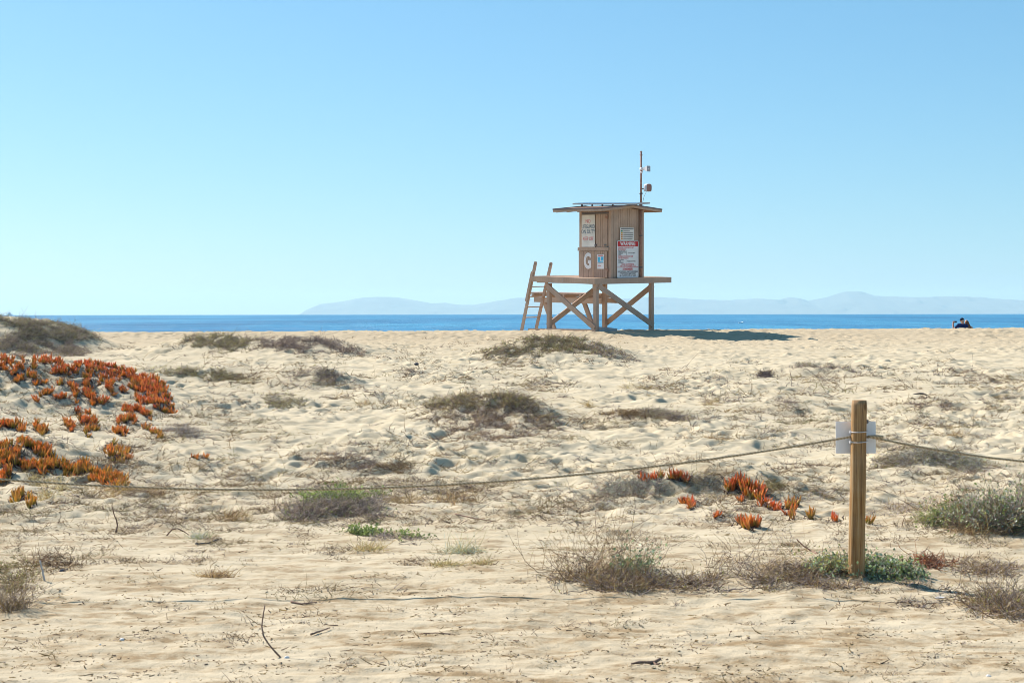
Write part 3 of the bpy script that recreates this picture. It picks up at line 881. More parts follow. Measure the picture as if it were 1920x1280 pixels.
S('dune_shrub', 'long olive-grey brush right of the left dune crest', 'shrub', [(320,697,58,9),(380,703,55,11,10)], 190, 9, .15, .004, GREY+OLIVE, OLIVE, .45, .02, group=G1)
S('dune_shrub', 'dark brown brush at the right end of the long olive-grey one', 'shrub', [(440,711,42,12,15)], 110, 9, .15, .004, BROWN+GREY+OLIVE, OLIVE, .3, .02, group=G1)
S('dune_shrub', 'domed grey brush with thin upright twigs below the centre-left mound', 'shrub', [(595,707,45,15)], 150, 8, .18, .004, GREY, OLIVE, .25, .02, group=G1)
S('dune_shrub', 'scattered brown brush trailing right of the domed grey one', 'shrub', [(655,722,38,11,18),(682,733,38,9,18)], 90, 7, .11, .004, BROWN+GREY, None, group=G1)
S('dune_shrub', 'grey-olive brush on a small hump with sand at its centre, left middle', 'shrub', [(520,745,34,9),(545,755,30,10),(522,762,26,8)], 140, 8, .14, .004, GREY+OLIVE, OLIVE, .4, .018, group=G1)
S('dune_shrub', 'broad green-grey brush over the mound in front of the tower', 'shrub', [(1000,648,95,17),(1085,652,75,17,8),(1040,636,80,8),(960,664,60,12)], 700, 10, .19, .005, GREY+BROWN+OLIVE, OLIVE+OLIVE+GREEN, .4, .024, group=G1, dspread=5)
S('dune_shrub', 'thin grey brush sloping down right from the tower mound', 'shrub', [(1140,664,58,11,15)], 200, 8, .16, .0045, GREY, OLIVE, .3, .02, group=G1)
S('dune_shrub', 'sparse greyish brush at the left foot of the tower mound', 'shrub', [(915,668,46,14),(965,682,60,11)], 170, 8, .14, .004, GREY+BROWN, OLIVE, .3, .02, group=G1)
S('dune_shrub', 'large olive-brown brush crowning the central mound', 'shrub', [(860,752,68,15),(935,754,66,15),(825,768,36,14)], 380, 10, .17, .004, BROWN+OLIVE+GREY, OLIVE, .5, .018, group=G1)
S('dune_shrub', 'dry grey brush spilling down the near side of the central mound', 'shrub', [(880,790,82,24),(935,810,80,17)], 380, 9, .14, .0036, GREY+BROWN, None, group=G1)
S('dune_shrub', 'dark brush on the shaded right shoulder of the central mound', 'shrub', [(990,775,52,17,18),(1025,798,35,12,15)], 190, 10, .16, .004, GREY+BROWN, OLIVE, .3, .016, group=G1)
S('dune_shrub', 'tan brush tail left of the grey one on the low ridge', 'shrub', [(1160,776,38,6),(1185,782,22,7)], 90, 10, .11, .0035, TAN+BROWN, None, group=G1)
S('dune_shrub', 'grey brush on the low ridge right of the central mound', 'shrub', [(1240,780,45,10,6),(1285,788,38,10,8)], 170, 9, .13, .0035, GREY, OLIVE, .2, .016, group=G1)
S('dune_shrub', 'flat brown-grey brush above the rope left of centre', 'shrub', [(600,862,62,11),(660,872,70,13,8)], 230, 10, .11, .003, BROWN+GREY, None, group=G1)
S('dune_shrub', 'tan dry brush right of the flat brown-grey one above the rope', 'shrub', [(735,878,35,8)], 60, 10, .09, .003, TAN+BROWN, None, group=G1)
S('dune_shrub', 'grey tangled brush with green sprouts on top, just under the rope', 'shrub', [(600,958,62,20),(670,958,55,22),(570,972,40,10)], 330, 10, .15, .0028, GREY, GREEN, .12, .018, group=G1)
S('green_weed', 'pale green weed growing out of the top of the grey tangled brush', 'weed', [(620,936,50,8),(665,932,40,8)], 60, 6, .13, .0025, OLIVE+GREY, GREEN, 2.0, .024)
S('green_weed', 'bright green weed patch below the grey tangled brush, the larger', 'weed', [(684,1000,24,7)], 20, 6, .08, .0022, GREEN, GREEN, 2.4, .026)
S('green_weed', 'small green weed patch at the right end of the dark twigs', 'weed', [(765,1006,22,6)], 11, 5, .08, .0022, GREEN+GREY, GREEN, 1.6, .022)
S('dune_shrub', 'dark dead twigs between the two green weed patches', 'shrub', [(730,1008,40,9),(780,1014,25,6)], 80, 8, .09, .0025, GREY, None, group=G1)
S('dune_shrub', 'silvery brush on the left of the right mound', 'shrub', [(1190,918,48,13),(1150,926,30,9)], 240, 10, .11, .0025, SILVER+GREY, SILVER, .5, .014, group=G1)
S('dune_shrub', 'small grey brush on top of the right mound between red ice plants', 'shrub', [(1318,905,28,8)], 70, 8, .09, .0025, SILVER+GREY, OLIVE, .5, .012, group=G1)
S('dune_shrub', 'small olive brush behind the big red ice plant', 'shrub', [(1448,914,18,9)], 60, 9, .09, .0025, OLIVE+TAN, None, group=G1)
S('dune_shrub', 'grey brush on the left hump right of the sign', 'shrub', [(1690,862,45,13),(1655,872,22,8)], 140, 9, .12, .003, GREY+SILVER, OLIVE, .4, .014, group=G1)
S('dune_shrub', 'silver-grey brush right of the sign, the right hump', 'shrub', [(1755,858,32,11),(1800,872,38,10,15)], 180, 10, .12, .003, SILVER+GREY, SILVER+OLIVE, .6, .016, group=G1)
S('dune_shrub', 'small yellow-olive tuft between the two humps right of the sign', 'shrub', [(1735,851,10,8),(1660,876,16,8)], 34, 10, .09, .003, OLIVE+TAN, None, group=G1)
S('leafy_bush', 'tall green and grey bush at the right edge behind the post', 'bush', [(1900,976,72,17),(1845,984,55,11)], 480, 10, .165, .003, GREY+GREY+BROWN, GREEN+BLUEGREEN+SILVER, .85, .022, up=1.0, spread=1.0)
S('leafy_bush', 'low bright green left end of the bush at the right edge', 'bush', [(1775,975,32,10)], 90, 8, .14, .0025, OLIVE+GREY, GREEN+OLIVE, 1.6, .02)
S('leafy_bush', 'blue-green leafy plant wrapped round the foot of the rope post, right side', 'plant', [(1645,1068,40,12),(1688,1076,30,8)], 140, 8, .10, .0026, BROWN+GREY, BLUEGREEN+BLUEGREEN+GREEN, 1.3, .024, up=.9)
S('leafy_bush', 'grey-green leafy plant left of the foot of the rope post', 'plant', [(1562,1064,34,11)], 95, 8, .11, .0026, BROWN+GREY, BLUEGREEN+OLIVE, 1.2, .022, up=.9)
S('dune_shrub', 'big tangle of dry brown twigs in the foreground, right of centre', 'shrub', [(1130,1092,95,17),(1200,1098,72,17)], 200, 8, .18, .0026, BROWN+TAN+GREY, OLIVE, .12, .014, group=G1)
S('dry_shrub', 'tall wispy dry stalks rising behind the foreground twig tangle', 'shrub', [(1110,1074,105,14),(1190,1076,50,10)], 70, 3, .30, .0024, BROWN, OLIVE+BROWN, .25, .014, up=1.2, spread=.9)
S('green_weed', 'single blue-green sprig standing in the foreground twig tangle', 'weed', [(1183,1070,12,5)], 12, 6, .15, .0022, OLIVE, BLUEGREEN, 2.4, .022, up=1.4)
S('dune_shrub', 'dry brown twig tangle continuing right toward the post', 'shrub', [(1345,1094,80,15),(1410,1094,55,13)], 140, 8, .18, .0026, BROWN+TAN+GREY, OLIVE, .15, .013, group=G1)
S('dry_shrub', 'thin crossing stalks standing over the right-hand twig tangle', 'shrub', [(1390,1070,75,12)], 24, 3, .28, .0024, BROWN+GREY, None, up=1.3, spread=.8)
S('dune_shrub', 'pale dry grass and twigs left of the post foot', 'shrub', [(1490,1078,55,20),(1560,1095,60,12)], 240, 9, .10, .0024, TAN+GREY+BROWN, None, group=G1)
S('dune_shrub', 'thin grey brush right of the post, above its shadow', 'shrub', [(1830,1068,60,14),(1870,1072,45,16)], 90, 7, .14, .0024, GREY+TAN+BROWN, None, group=G1)
S('dry_shrub', 'brown twiggy shrub at the right edge of the foreground', 'shrub', [(1870,1138,60,20),(1900,1150,40,16)], 140, 7, .18, .0026, BROWN+TAN+GREY, OLIVE, .1, .014, up=.9)
S('dune_shrub', 'low dry twigs lying in the shadow of the rope post', 'shrub', [(1740,1105,70,12,10),(1720,1135,75,10)], 70, 7, .08, .0024, BROWN+GREY, None, group=G1)
S('dune_shrub', 'matted olive-brown brush at the left edge of the foreground', 'shrub', [(25,1072,55,20),(15,1098,35,12)], 190, 8, .085, .0024, BROWN+TAN+OLIVE, OLIVE, .2, .012, group=G1)
S('dune_shrub', 'loose reddish-brown twigs reaching right from the left-edge mat', 'shrub', [(95,1055,45,9)], 70, 7, .15, .0026, BROWN, None, group=G1, up=.3)
S('dry_shrub', 'thin dry stalks standing at the left edge, below the matted brush', 'shrub', [(15,1140,24,8)], 34, 6, .20, .002, TAN+GREY, None, up=1.5, spread=.6)
S('dune_shrub', 'grey wiry brush beside the lower dune ice plants', 'shrub', [(335,810,32,12),(360,818,26,10)], 190, 9, .13, .0028, SILVER+GREY, None, group=G1)
S('dune_shrub', 'dark rounded dead bush alone on the right dune flat', 'shrub', [(1432,705,12,5)], 70, 10, .14, .006, [(0.13,0.10,0.095),(0.18,0.14,0.13)], None, group=G1)
S('dune_shrub', 'small grey brush on the slope above the sign, left', 'shrub', [(1472,758,22,9,15)], 80, 8, .13, .0035, GREY, None, group=G1)
S('dune_shrub', 'thin grey brush on the low rise below the tower shadow', 'shrub', [(1520,686,38,6),(1580,694,35,5,8)], 110, 8, .14, .0045, GREY, OLIVE, .3, .02, group=G1)
S('dune_shrub', 'scattered brown brush on the flat at the right, under the seated pair', 'shrub', [(1800,702,48,7),(1840,716,40,9)], 110, 8, .11, .004, BROWN+TAN+GREY, None, group=G1)
S('dune_shrub', 'brown brush strip at the right edge under the seated pair', 'shrub', [(1885,712,36,5)], 60, 8, .11, .004, BROWN+OLIVE, None, group=G1)
S('dune_shrub', 'dark hollow-sided brush tuft right of the post top, left one', 'shrub', [(1725,765,28,7)], 70, 9, .10, .0035, BROWN+GREY, None, group=G1)
S('dune_shrub', 'dark brush tuft right of the post top, right one', 'shrub', [(1772,766,13,8)], 44, 9, .10, .0035, BROWN+GREY, None, group=G1)
S('dune_shrub', 'small brown brush near the right edge level with the post top', 'shrub', [(1868,765,18,12)], 50, 9, .10, .0035, BROWN+OLIVE, None, group=G1)
S('dune_shrub', 'thin brush on the flat left of the lone dark bush', 'shrub', [(1340,715,36,7)], 60, 7, .12, .004, BROWN+GREY, None, group=G1)
S('dune_shrub', 'low grey brush strip right of the lone dark bush, under the tower shadow', 'shrub', [(1400,680,40,5)], 50, 7, .11, .004, GREY+OLIVE, None, group=G1)
S('dune_shrub', 'small dark brush strip right of the dark pebble', 'shrub', [(760,700,28,5)], 50, 8, .12, .004, GREY+BROWN, None, group=G1)
S('dune_shrub', 'brown brush pair left of the tower mound foot', 'shrub', [(860,711,26,6,10)], 55, 8, .11, .004, BROWN+OLIVE, None, group=G1)
S('dune_shrub', 'flat grey-green brush right of the tower mound foot', 'shrub', [(1020,716,30,7),(1060,722,24,6)], 60, 8, .10, .004, GREY+OLIVE, None, group=G1)
GT = 'tufts of dry grass'
T = grass_tuft
T('grass_tuft', 'yellow-brown grass tuft below the bright green weed patch', 'grass tuft', [(690,1030,26,6)], 16, 14, .09, .0024, TAN+OLIVE, GT)
T('grass_tuft', 'dry grass on the bank under the rope at the left, the long brown one', 'grass tuft', [(215,925,50,10)], 60, 12, .08, .0026, TAN+BROWN, GT)
T('grass_tuft', 'dry grass tuft hanging below the rope at the far left', 'grass tuft', [(80,905,30,8),(110,918,18,6)], 34, 12, .08, .0026, TAN+OLIVE, GT)
T('grass_tuft', 'olive grass beside the small green ice plant under the rope', 'grass tuft', [(90,938,18,7)], 22, 12, .08, .0026, TAN+OLIVE, GT)
T('grass_tuft', 'brown grass right of the long brown one under the rope', 'grass tuft', [(290,928,24,8)], 26, 12, .07, .0026, TAN+BROWN, GT)
T('grass_tuft', 'thin tan grass at the right of the grey tangled brush', 'grass tuft', [(760,940,40,8)], 36, 10, .07, .0024, TAN+BROWN, GT)
T('grass_tuft', 'tan grass right of centre below the rope', 'grass tuft', [(860,940,50,9)], 46, 10, .07, .0024, TAN+BROWN, GT)
T('grass_tuft', 'low olive grass with dead twigs in the centre foreground', 'grass tuft', [(835,1060,30,4)], 24, 12, .05, .0022, TAN+OLIVE, GT)
T('grass_tuft', 'small tan grass tuft right of the low olive one in the centre foreground', 'grass tuft', [(905,1056,18,5)], 18, 12, .05, .0022, TAN+OLIVE, GT)
T('grass_tuft', 'dark-green dotted grass with upright stems above the centre foreground', 'grass tuft', [(860,1036,30,5),(885,1038,10,4)], 30, 9, .11, .0022, OLIVE+BLUEGREEN, GT)
T('grass_tuft', 'tan grass band in front of the bush at the right edge', 'grass tuft', [(1690,950,38,10),(1740,942,22,6)], 50, 9, .07, .0024, TAN+GREY, GT)
T('grass_tuft', 'brown fringe of grass under the bush at the right edge', 'grass tuft', [(1850,1000,70,6)], 60, 11, .08, .0024, BROWN+TAN, GT)
T('grass_tuft', 'grey-tan grass left of the post at ice plant height', 'grass tuft', [(1535,932,26,5)], 30, 10, .06, .0024, GREY+TAN, GT)
T('grass_tuft', 'brown grass mound at left foreground, long and flat', 'grass tuft', [(400,1080,34,4)], 34, 11, .06, .0022, BROWN+TAN, GT)
T('grass_tuft', 'pale green grass sprouts beside a fallen grey twig at left', 'grass tuft', [(370,1008,22,5)], 24, 10, .06, .0022, GREEN+SILVER, GT)
T('grass_tuft', 'orange-tan grass tuft alone right of the lower ice plant row', 'grass tuft', [(440,972,30,7)], 30, 10, .07, .0024, TAN+BROWN, GT)
T('grass_tuft', 'short brown grass above the flat brown-grey brush', 'grass tuft', [(685,760,18,6)], 22, 10, .09, .003, BROWN+OLIVE, GT)
T('grass_tuft', 'tiny golden grass tuft on the slope left of the low ridge', 'grass tuft', [(1103,763,8,5)], 12, 12, .09, .003, TAN, GT)
T('grass_tuft', 'olive grass tufts on the slope below the tower mound', 'grass tuft', [(1180,728,14,5),(1208,730,22,5)], 26, 10, .09, .003, OLIVE+TAN, GT)
T('grass_tuft', 'brown grass tuft on the sand right of the low ridge', 'grass tuft', [(1340,830,22,7)], 26, 10, .08, .003, BROWN+TAN, GT)
T('grass_tuft', 'olive-brown grass cluster above the right end of the low ridge', 'grass tuft', [(1338,757,18,8)], 30, 11, .09, .003, OLIVE+BROWN, GT)
T('grass_tuft', 'brown grass cluster beside the rope right of the post', 'grass tuft', [(1790,820,26,6)], 24, 10, .08, .003, BROWN+TAN, GT)

# ------------------------------------------------------------------ uncountable litter: blades, twigs and debris all over the sand
def litter():
    n = 11000
    py = 628 + (1290 - 628) * rng.random(n) ** 0.75
    px = -60 + 2040 * rng.random(n)
    # thinner on the bare beach at the upper right and in the clean hollow left of centre
    keep = rng.random(n) < np.where((py < 690) & (px > 1180), 0.10, np.where(py < 640, 0.3, 1.0))
    hole = np.exp(-(((px - 640) / 190) ** 2 + ((py - 790) / 55) ** 2)) + np.exp(-(((px - 1250) / 170) ** 2 + ((py - 840) / 40) ** 2))
    keep &= rng.random(n) > hole * 0.85
    dens = perlin(px / 130, py / 38, 71) + 0.5 * perlin(px / 50, py / 16, 72)
    keep &= dens > rng.normal(size=n) * 0.28 + np.where(py > 1000, 0.5, 0.02)
    x, y, z = hit(px[keep], py[keep]); ok = ~np.isnan(y)
    A = np.stack([x, y, z], -1)[ok]
    # each point is a small scrap: a dry sprig, a few blades or crumbs of bark
    rep = np.maximum(2, rng.poisson(np.where(A[:, 1] < 13.5, 6, 15), len(A)))
    R = np.repeat(A, rep, 0); m = len(R)
    sc = np.repeat(np.exp(rng.normal(size=len(A)) * 0.4), rep)
    far = np.clip(R[:, 1] / 22.0, 0.55, 1.5)
    R = R + rng.normal(size=(m, 3)) * np.array([0.075, 0.045, 0]) * (sc * far)[:, None]
    R[:, 2] = ground(R[:, 0], R[:, 1]) + 0.002
    flat = np.repeat(rng.random(len(A)) < np.where(A[:, 1] < 13, 0.75, 0.35), rep)
    d = unit(rng.normal(size=(m, 3)) * np.array([1, 1, 0.12]) + np.where(flat, 0.03, 0.55)[:, None] * np.array([0, 0, 1.0])); d[:, 2] = np.abs(d[:, 2]) + 0.02
    Ls = np.where(flat, 0.030, 0.050) * sc * far * np.exp(rng.normal(size=m) * 0.45) * np.where(R[:, 1] < 13, 0.6, 1.0)
    kind = np.repeat(rng.random(len(A)), rep)
    c = np.where((kind < 0.4)[:, None], palette(BROWN, m, .25), np.where((kind < 0.65)[:, None], palette(TAN, m, .25), np.where((kind < 0.92)[:, None], palette(GREY, m, .3), palette(OLIVE, m))))
    bend = rng.normal(size=(m, 3)) * 0.3; bend[:, 2] *= 0.3
    V, Q, C, P = strips(R, d, Ls, bend, 0.0031 * far * np.sqrt(sc), 0.0010 * far, c, c * 1.15, 4, 3)
    o = np_mesh('dry_litter', V, Q, M['twig'], None, np.clip(C, 0, .9)); tag(o, kind='stuff')
    # small withered tufts, thousands of them
    n = 10000
    py = 632 + (1180 - 632) * rng.random(n) ** 0.9; px = -60 + 2040 * rng.random(n)
    dens = perlin(px / 170, py / 45, 73) + 0.7 * perlin(px / 60, py / 18, 74)
    keep = dens > rng.normal(size=n) * 0.22 + np.where((py < 690) & (px > 1180), 0.75, np.where(py > 1060, 0.85, np.where(py > 990, 0.32, 0.10)))
    hole = np.exp(-(((px - 640) / 170) ** 2 + ((py - 795) / 50) ** 2)) + np.exp(-(((px - 1230) / 170) ** 2 + ((py - 850) / 40) ** 2)) + np.exp(-(((px - 60) / 130) ** 2 + ((py - 765) / 40) ** 2))
    keep &= rng.random(n) > hole * 0.9
    x, y, z = hit(px[keep], py[keep]); ok = ~np.isnan(y)
    A = np.stack([x, y, z], -1)[ok]
    big = np.exp(rng.normal(size=len(A)) * 0.55)
    rep = np.maximum(6, (22 * big * np.clip(18 / A[:, 1], .5, 1.2)).astype(int))
    R = np.repeat(A, rep, 0); m = len(R); bs = np.repeat(big, rep)
    far = np.clip(R[:, 1] / 20.0, 0.6, 1.7)
    R = R + rng.normal(size=(m, 3)) * np.array([0.062, 0.032, 0]) * (bs * np.sqrt(far))[:, None]
    R[:, 2] = ground(R[:, 0], R[:, 1]) - 0.003
    d = unit(rng.normal(size=(m, 3)) * np.array([1, 1, 0.3]) + np.array([0.1, 0, 0.45])); d[:, 2] = np.abs(d[:, 2]) + 0.05
    Ls = np.where(R[:, 1] < 14, 0.030, 0.042) * np.sqrt(bs) * np.sqrt(far) * np.exp(rng.normal(size=m) * 0.4)
    kd = np.repeat(rng.random(len(A)), rep)
    c = np.where((kd < 0.5)[:, None], palette(BROWN, m, .2), np.where((kd < 0.68)[:, None], palette(TAN, m, .2), np.where((kd < 0.9)[:, None], palette(GREY, m, .2), palette(OLIVE, m))))
    V, Q, C, P = strips(R, d, Ls, rng.normal(size=(m, 3)) * 0.2, 0.0030 * far, 0.0012 * far, c * .85, c, 3, 3, .06)
    o = np_mesh('withered_grass', V, Q, M['twig'], None, np.clip(C, 0, .9)); tag(o, kind='stuff')
    # fine crumbs of the trodden foreground
    k = 8000
    py = 960 + 330 * rng.random(k) ** 0.8; px = -40 + 2000 * rng.random(k)
    kp = (perlin(px / 110, py / 20, 81) + 0.6 * perlin(px / 40, py / 9, 82)) > rng.normal(size=k) * 0.16 + 0.16
    x, y, z = hit(px[kp], py[kp]); ok = ~np.isnan(y); x, y = x[ok], y[ok]
    m = len(x)
    R = np.stack([x, y, ground(x, y) + 0.001], -1)
    d = unit(rng.normal(size=(m, 3)) * np.array([1, 1, 0.1]) + np.array([0, 0, 0.08]))
    Ls = 0.020 * np.exp(rng.normal(size=m) * 0.5)
    c = palette(BROWN + TAN, m, .3)
    V, Q, C, P = strips(R, d, Ls, rng.normal(size=(m, 3)) * 0.2, 0.0028 * np.exp(rng.normal(size=m) * .35), np.full(m, 0.0016), c, c, 3, 3)
    o = np_mesh('leaf_crumbs', V, Q, M['twig'], None, C); tag(o, kind='stuff')
litter()

# ------------------------------------------------------------------ sticks, stones and other finds
def stick(name, label, cat, pts, r0, r1, mat, lift=None, group=None):
    P = []
    n = 12
    P0 = [Vector(p) for p in pts]
    for i in range(n + 1):
        t = i / n * (len(P0) - 1); k = min(int(t), len(P0) - 2); f = t - k
        p = P0[k].lerp(P0[k + 1], f)
        P.append(p + Vector((random.gauss(0, .12), random.gauss(0, .12), random.gauss(0, .08))) * r0)
    R = [r0 + (r1 - r0) * i / n + random.uniform(-.1, .1) * r0 for i in range(n + 1)]
    loc = tuple(P0[0])
    o = MB().tube(P, R, 8).build(name, mat, None, loc)
    return tag(o, label, cat, group)
def lying(pxs, up=0.006):
    out = []
    for a, b in pxs:
        p = hit1(a, b); p.z += up; out.append(p)
    return out
b = hit1(525, 1231); sD = b.y
def over(px, py, D): return Vector(((px - 960) / F * D, D, -(py - hz(px)) / F * D))
stick('curved_stick', 'curved brown stick standing up from the sand, pale broken tip', 'stick',
      [b, over(507, 1212, sD + .02), over(493, 1192, sD + .05), over(490, 1172, sD + .08), over(493, 1150, sD + .10), over(496, 1134, sD + .12)], 0.005, 0.0035, M['wood'])
b = hit1(83, 1087)
stick('bleached_stick', 'short bleached white stick leaning out of the left-edge brush', 'stick', [b, over(79, 1068, b.y + .02), over(74, 1050, b.y + .04)], 0.007, 0.005, M['bleached'])
stick('fallen_stick', 'straight dark stick lying right of the curved one', 'stick', lying([(582, 1191), (600, 1186), (617, 1181)], .01), 0.006, 0.003, M['wood'])
stick('fallen_stick', 'dark stick lying in the sand at centre-left, below the rope shadow', 'stick', lying([(545, 1130), (565, 1133), (593, 1131)], .006), 0.006, 0.003, M['wood'])
stick('fallen_stick', 'long dark stick lying right of the grey tangled brush', 'stick', lying([(853, 967), (890, 973), (925, 978)], .006), 0.006, 0.003, M['wood'])
stick('fallen_stick', 'thin straight twig lying in the centre foreground', 'stick', lying([(788, 1188), (820, 1189), (850, 1190)], .005), 0.004, 0.002, M['wood'])
stick('fallen_stick', 'grey twig lying beside the pale green grass at left', 'stick', lying([(366, 1022), (390, 1019), (415, 1011)], .01), 0.006, 0.003, M['stone'])
stick('bent_twig', 'bent dead twig standing alone under the rope at left', 'twig', [hit1(217, 997), over(220, 985, hit1(217, 997).y + .02), over(218, 975, hit1(217, 997).y + .02), over(213, 962, hit1(217, 997).y + .02), over(210, 950, hit1(217, 997).y)], 0.007, 0.003, M['wood'])
stick('bent_twig', 'arched dead twig with a loop on the sand right of the bent one', 'twig', [hit1(312, 1004), over(322, 992, hit1(312, 1004).y), over(333, 990, hit1(312, 1004).y), over(345, 996, hit1(312, 1004).y), hit1(353, 1002)], 0.006, 0.003, M['wood'])
stick('long_stalk', 'long reddish stalk leaning left of the post plant', 'stalk', [hit1(1532, 1042), over(1520, 1032, 11.7), over(1505, 1022, 11.7), over(1493, 1010, 11.7)], 0.006, 0.004, M['rust'])
# driftwood scrap: one limb with a raised fork
w = MB()
q = lying([(1183, 1250), (1197, 1247), (1212, 1247)], .012)
w.tube(q + [over(1226, 1241, q[-1].y + .03), over(1238, 1234, q[-1].y + .05)], [.004, .008, .007, .010, .007], 9)
w.tube([over(1224, 1242, q[-1].y + .02), over(1229, 1246, q[-1].y), over(1236, 1243, q[-1].y - .02)], [.009, .007, .004], 7)
tag(w.build('driftwood', M['wood'], None, tuple(q[0])), 'knobbly brown driftwood scrap with raised end, bottom right of centre', 'driftwood')
# feather lying on the sand
q = lying([(1712, 744), (1724, 741), (1739, 743)], .03)
f = MB(); f.tube([q[0], q[1], q[1] * .5 + q[2] * .5 + Vector((0, 0, .01)), q[2]], [.005, .017, .02, .005], 6)
tag(f.build('dark_scrap', M['feather'], None, tuple(q[0])), 'flat black scrap lying on bare sand above the post', 'scrap')
def rock(name, label, cat, px, py, r, mat, sq=(1, .8, .6)):
    p = hit1(px, py)
    mb = MB().ellipsoid((0, 0, 0), (r * sq[0], r * sq[1], r * sq[2]), 14, 10)
    nv = []
    for v in mb.v:
        u = Vector(v)
        k = 1 + .28 * math.sin(v[0] * 2.3 / r + px) * math.cos(v[1] * 2.1 / r + py) + .16 * math.sin(v[2] * 4 / r + px * .3)
        nv.append(tuple(u * k))
    mb.v = nv
    o = mb.build(name, mat); o.location = (p.x, p.y, p.z + r * sq[2] * .35)
    return tag(o, label, cat)
rock('dark_pebble', 'dark grey rock on the sand between tower mound and centre-left brush', 'rock', 780, 685, .055, M['stone'])
rock('dark_pebble', 'black lump at the right end of the reddish twigs, left foreground', 'rock', 117, 1069, .022, M['stone'])
rock('white_shell', 'bluish white shell in the left foreground', 'shell', 228, 1199, .015, M['shell'])
rock('white_shell', 'white shell beside the foot of the curved stick', 'shell', 537, 1233, .015, M['shell'])
rock('white_shell', 'white flake at the tip of the post shadow', 'shell', 1763, 1119, .02, M['shell'], (1.4, .8, .35))
rock('white_shell', 'small round pale shell half-hidden in the silver brush', 'shell', 1143, 940, .03, M['shell'])
rock('white_shell', 'tiny white shell in the bottom right corner of the sand', 'shell', 1853, 1265, .012, M['shell'])
rock('white_shell', 'tiny white shell left of the bluish one', 'shell', 187, 1210, .007, M['shell'])

# ------------------------------------------------------------------ rope fence
pb = hit1(1605, 1078)
PD = pb.y
P_TOP = -(750 - hz(1612)) / F * PD
P_BOT = pb.z
LEAN = 7.0 / F * PD
def make_post(label, base, top, lean, seed):
    r = random.Random(seed)
    t = empty('wooden_post', base)
    n, rings = 40, 46
    H = top - base[2] + 0.25
    ph = [r.uniform(0, 6.3) for _ in range(6)]
    cracks = [(r.uniform(0, 6.3), r.uniform(.02, .05), r.uniform(.2, .8), r.uniform(.15, .45)) for _ in range(5)] + [(-1.75, .05, .45, .30), (-1.2, .045, .85, .28)]
    vs = []; fs = []
    for i in range(rings):
        f = i / (rings - 1); z = -0.25 + H * f
        R = 0.056 - 0.004 * f
        cx = lean * max(0, f)
        for k in range(n):
            a = 2 * PI * k / n
            rr = R * (1 + .025 * math.sin(2 * a + ph[0] + f * .6) + .018 * math.sin(3 * a + ph[1] - f) + .012 * math.sin(5 * f * 3 + ph[2] + a))
            for (ca, cw, cz, cl) in cracks:
                da = math.atan2(math.sin(a - ca - .06 * math.sin(f * 9)), math.cos(a - ca - .06 * math.sin(f * 9)))
                g = max(0, 1 - abs(f - cz) / cl)
                rr -= .011 * math.exp(-(da / (cw * 1.6)) ** 2) * min(1, g * 3)
            if i == rings - 1: rr *= .93
            vs.append((cx + rr * math.cos(a), rr * math.sin(a), z))
    for i in range(rings - 1):
        for k in range(n):
            fs.append((i * n + k, i * n + (k + 1) % n, (i + 1) * n + (k + 1) % n, (i + 1) * n + k))
    mb = MB().add(vs, fs, 0, True)
    c = len(mb.v); mb.v.append((lean, 0, -0.25 + H - .003))
    for k in range(n):
        mb.f.append(((rings - 1) * n + k, (rings - 1) * n + (k + 1) % n, c)); mb.m.append(0); mb.sm.append(False)
    mb.build('post_shaft', M['post'], t)
    if label: tag(t, label, 'post', 'posts of the rope fence')
    return t
post = make_post('weathered round wooden post carrying the rope and a white board', (pb.x - .004, pb.y, pb.z), P_TOP, LEAN, 5)
# small knot / nail on the right side
MB().ellipsoid((LEAN * .85 + .055, -.01, P_TOP - pb.z - .143), (.011, .012, .014), 10, 6).build('knot', M['darksteel'], post)

# board tied to the far side of the post
sD = PD + 0.075
sx0, sx1 = px_x(1567, sD), px_x(1641.5, sD)
sz1 = -(790 - hz(1600)) / F * sD; sz0 = -(849.5 - hz(1600)) / F * sD
cx, cz = (sx0 + sx1) / 2, (sz0 + sz1) / 2
sg = empty('blank_sign', (cx, sD, cz))
mb = MB()
hw, hh, rc = (sx1 - sx0) / 2, (sz1 - sz0) / 2, .005
out = []
for (qx, qz, a0) in ((hw - rc, hh - rc, 0), (-hw + rc, hh - rc, 90), (-hw + rc, -hh + rc, 180), (hw - rc, -hh + rc, 270)):
    for k in range(5):
        a = math.radians(a0 + 22.5 * k); out.append((qx + rc * math.cos(a), qz + rc * math.sin(a)))
n = len(out)
vs = [(x, -.004, z) for x, z in out] + [(x, .004, z) for x, z in out]
fs = [tuple(range(n)), tuple(n + k for k in reversed(range(n)))] + [(k, n + k, n + (k + 1) % n, (k + 1) % n) for k in range(n)]
mb.add(vs, fs).build('board', M['board'], sg)
postx = lambda z: pb.x + LEAN * (z - pb.z) / (P_TOP - pb.z)
for zz, name in ((-(808.5 - hz(1600)) / F * PD, 'cable_tie'), (-(827.5 - hz(1600)) / F * PD, 'cable_tie')):
    px0 = postx(zz) - cx; ring = []
    for k in range(25):
        a = 2 * PI * k / 24
        ring.append((px0 + .0575 * math.cos(a), PD - sD + .0575 * math.sin(a), zz - cz + .004 * math.sin(a * 1 + 1)))
    mb = MB().tube(ring, .0024, 6, 0, False)
    mb.box((px0 - .064, PD - sD - .012, zz - cz - .010), (px0 - .054, PD - sD + .004, zz - cz + .004))
    mb.build(name, M['plastic'], sg)
tag(sg, 'blank white board seen from behind, tied to the far side of the post', 'sign')

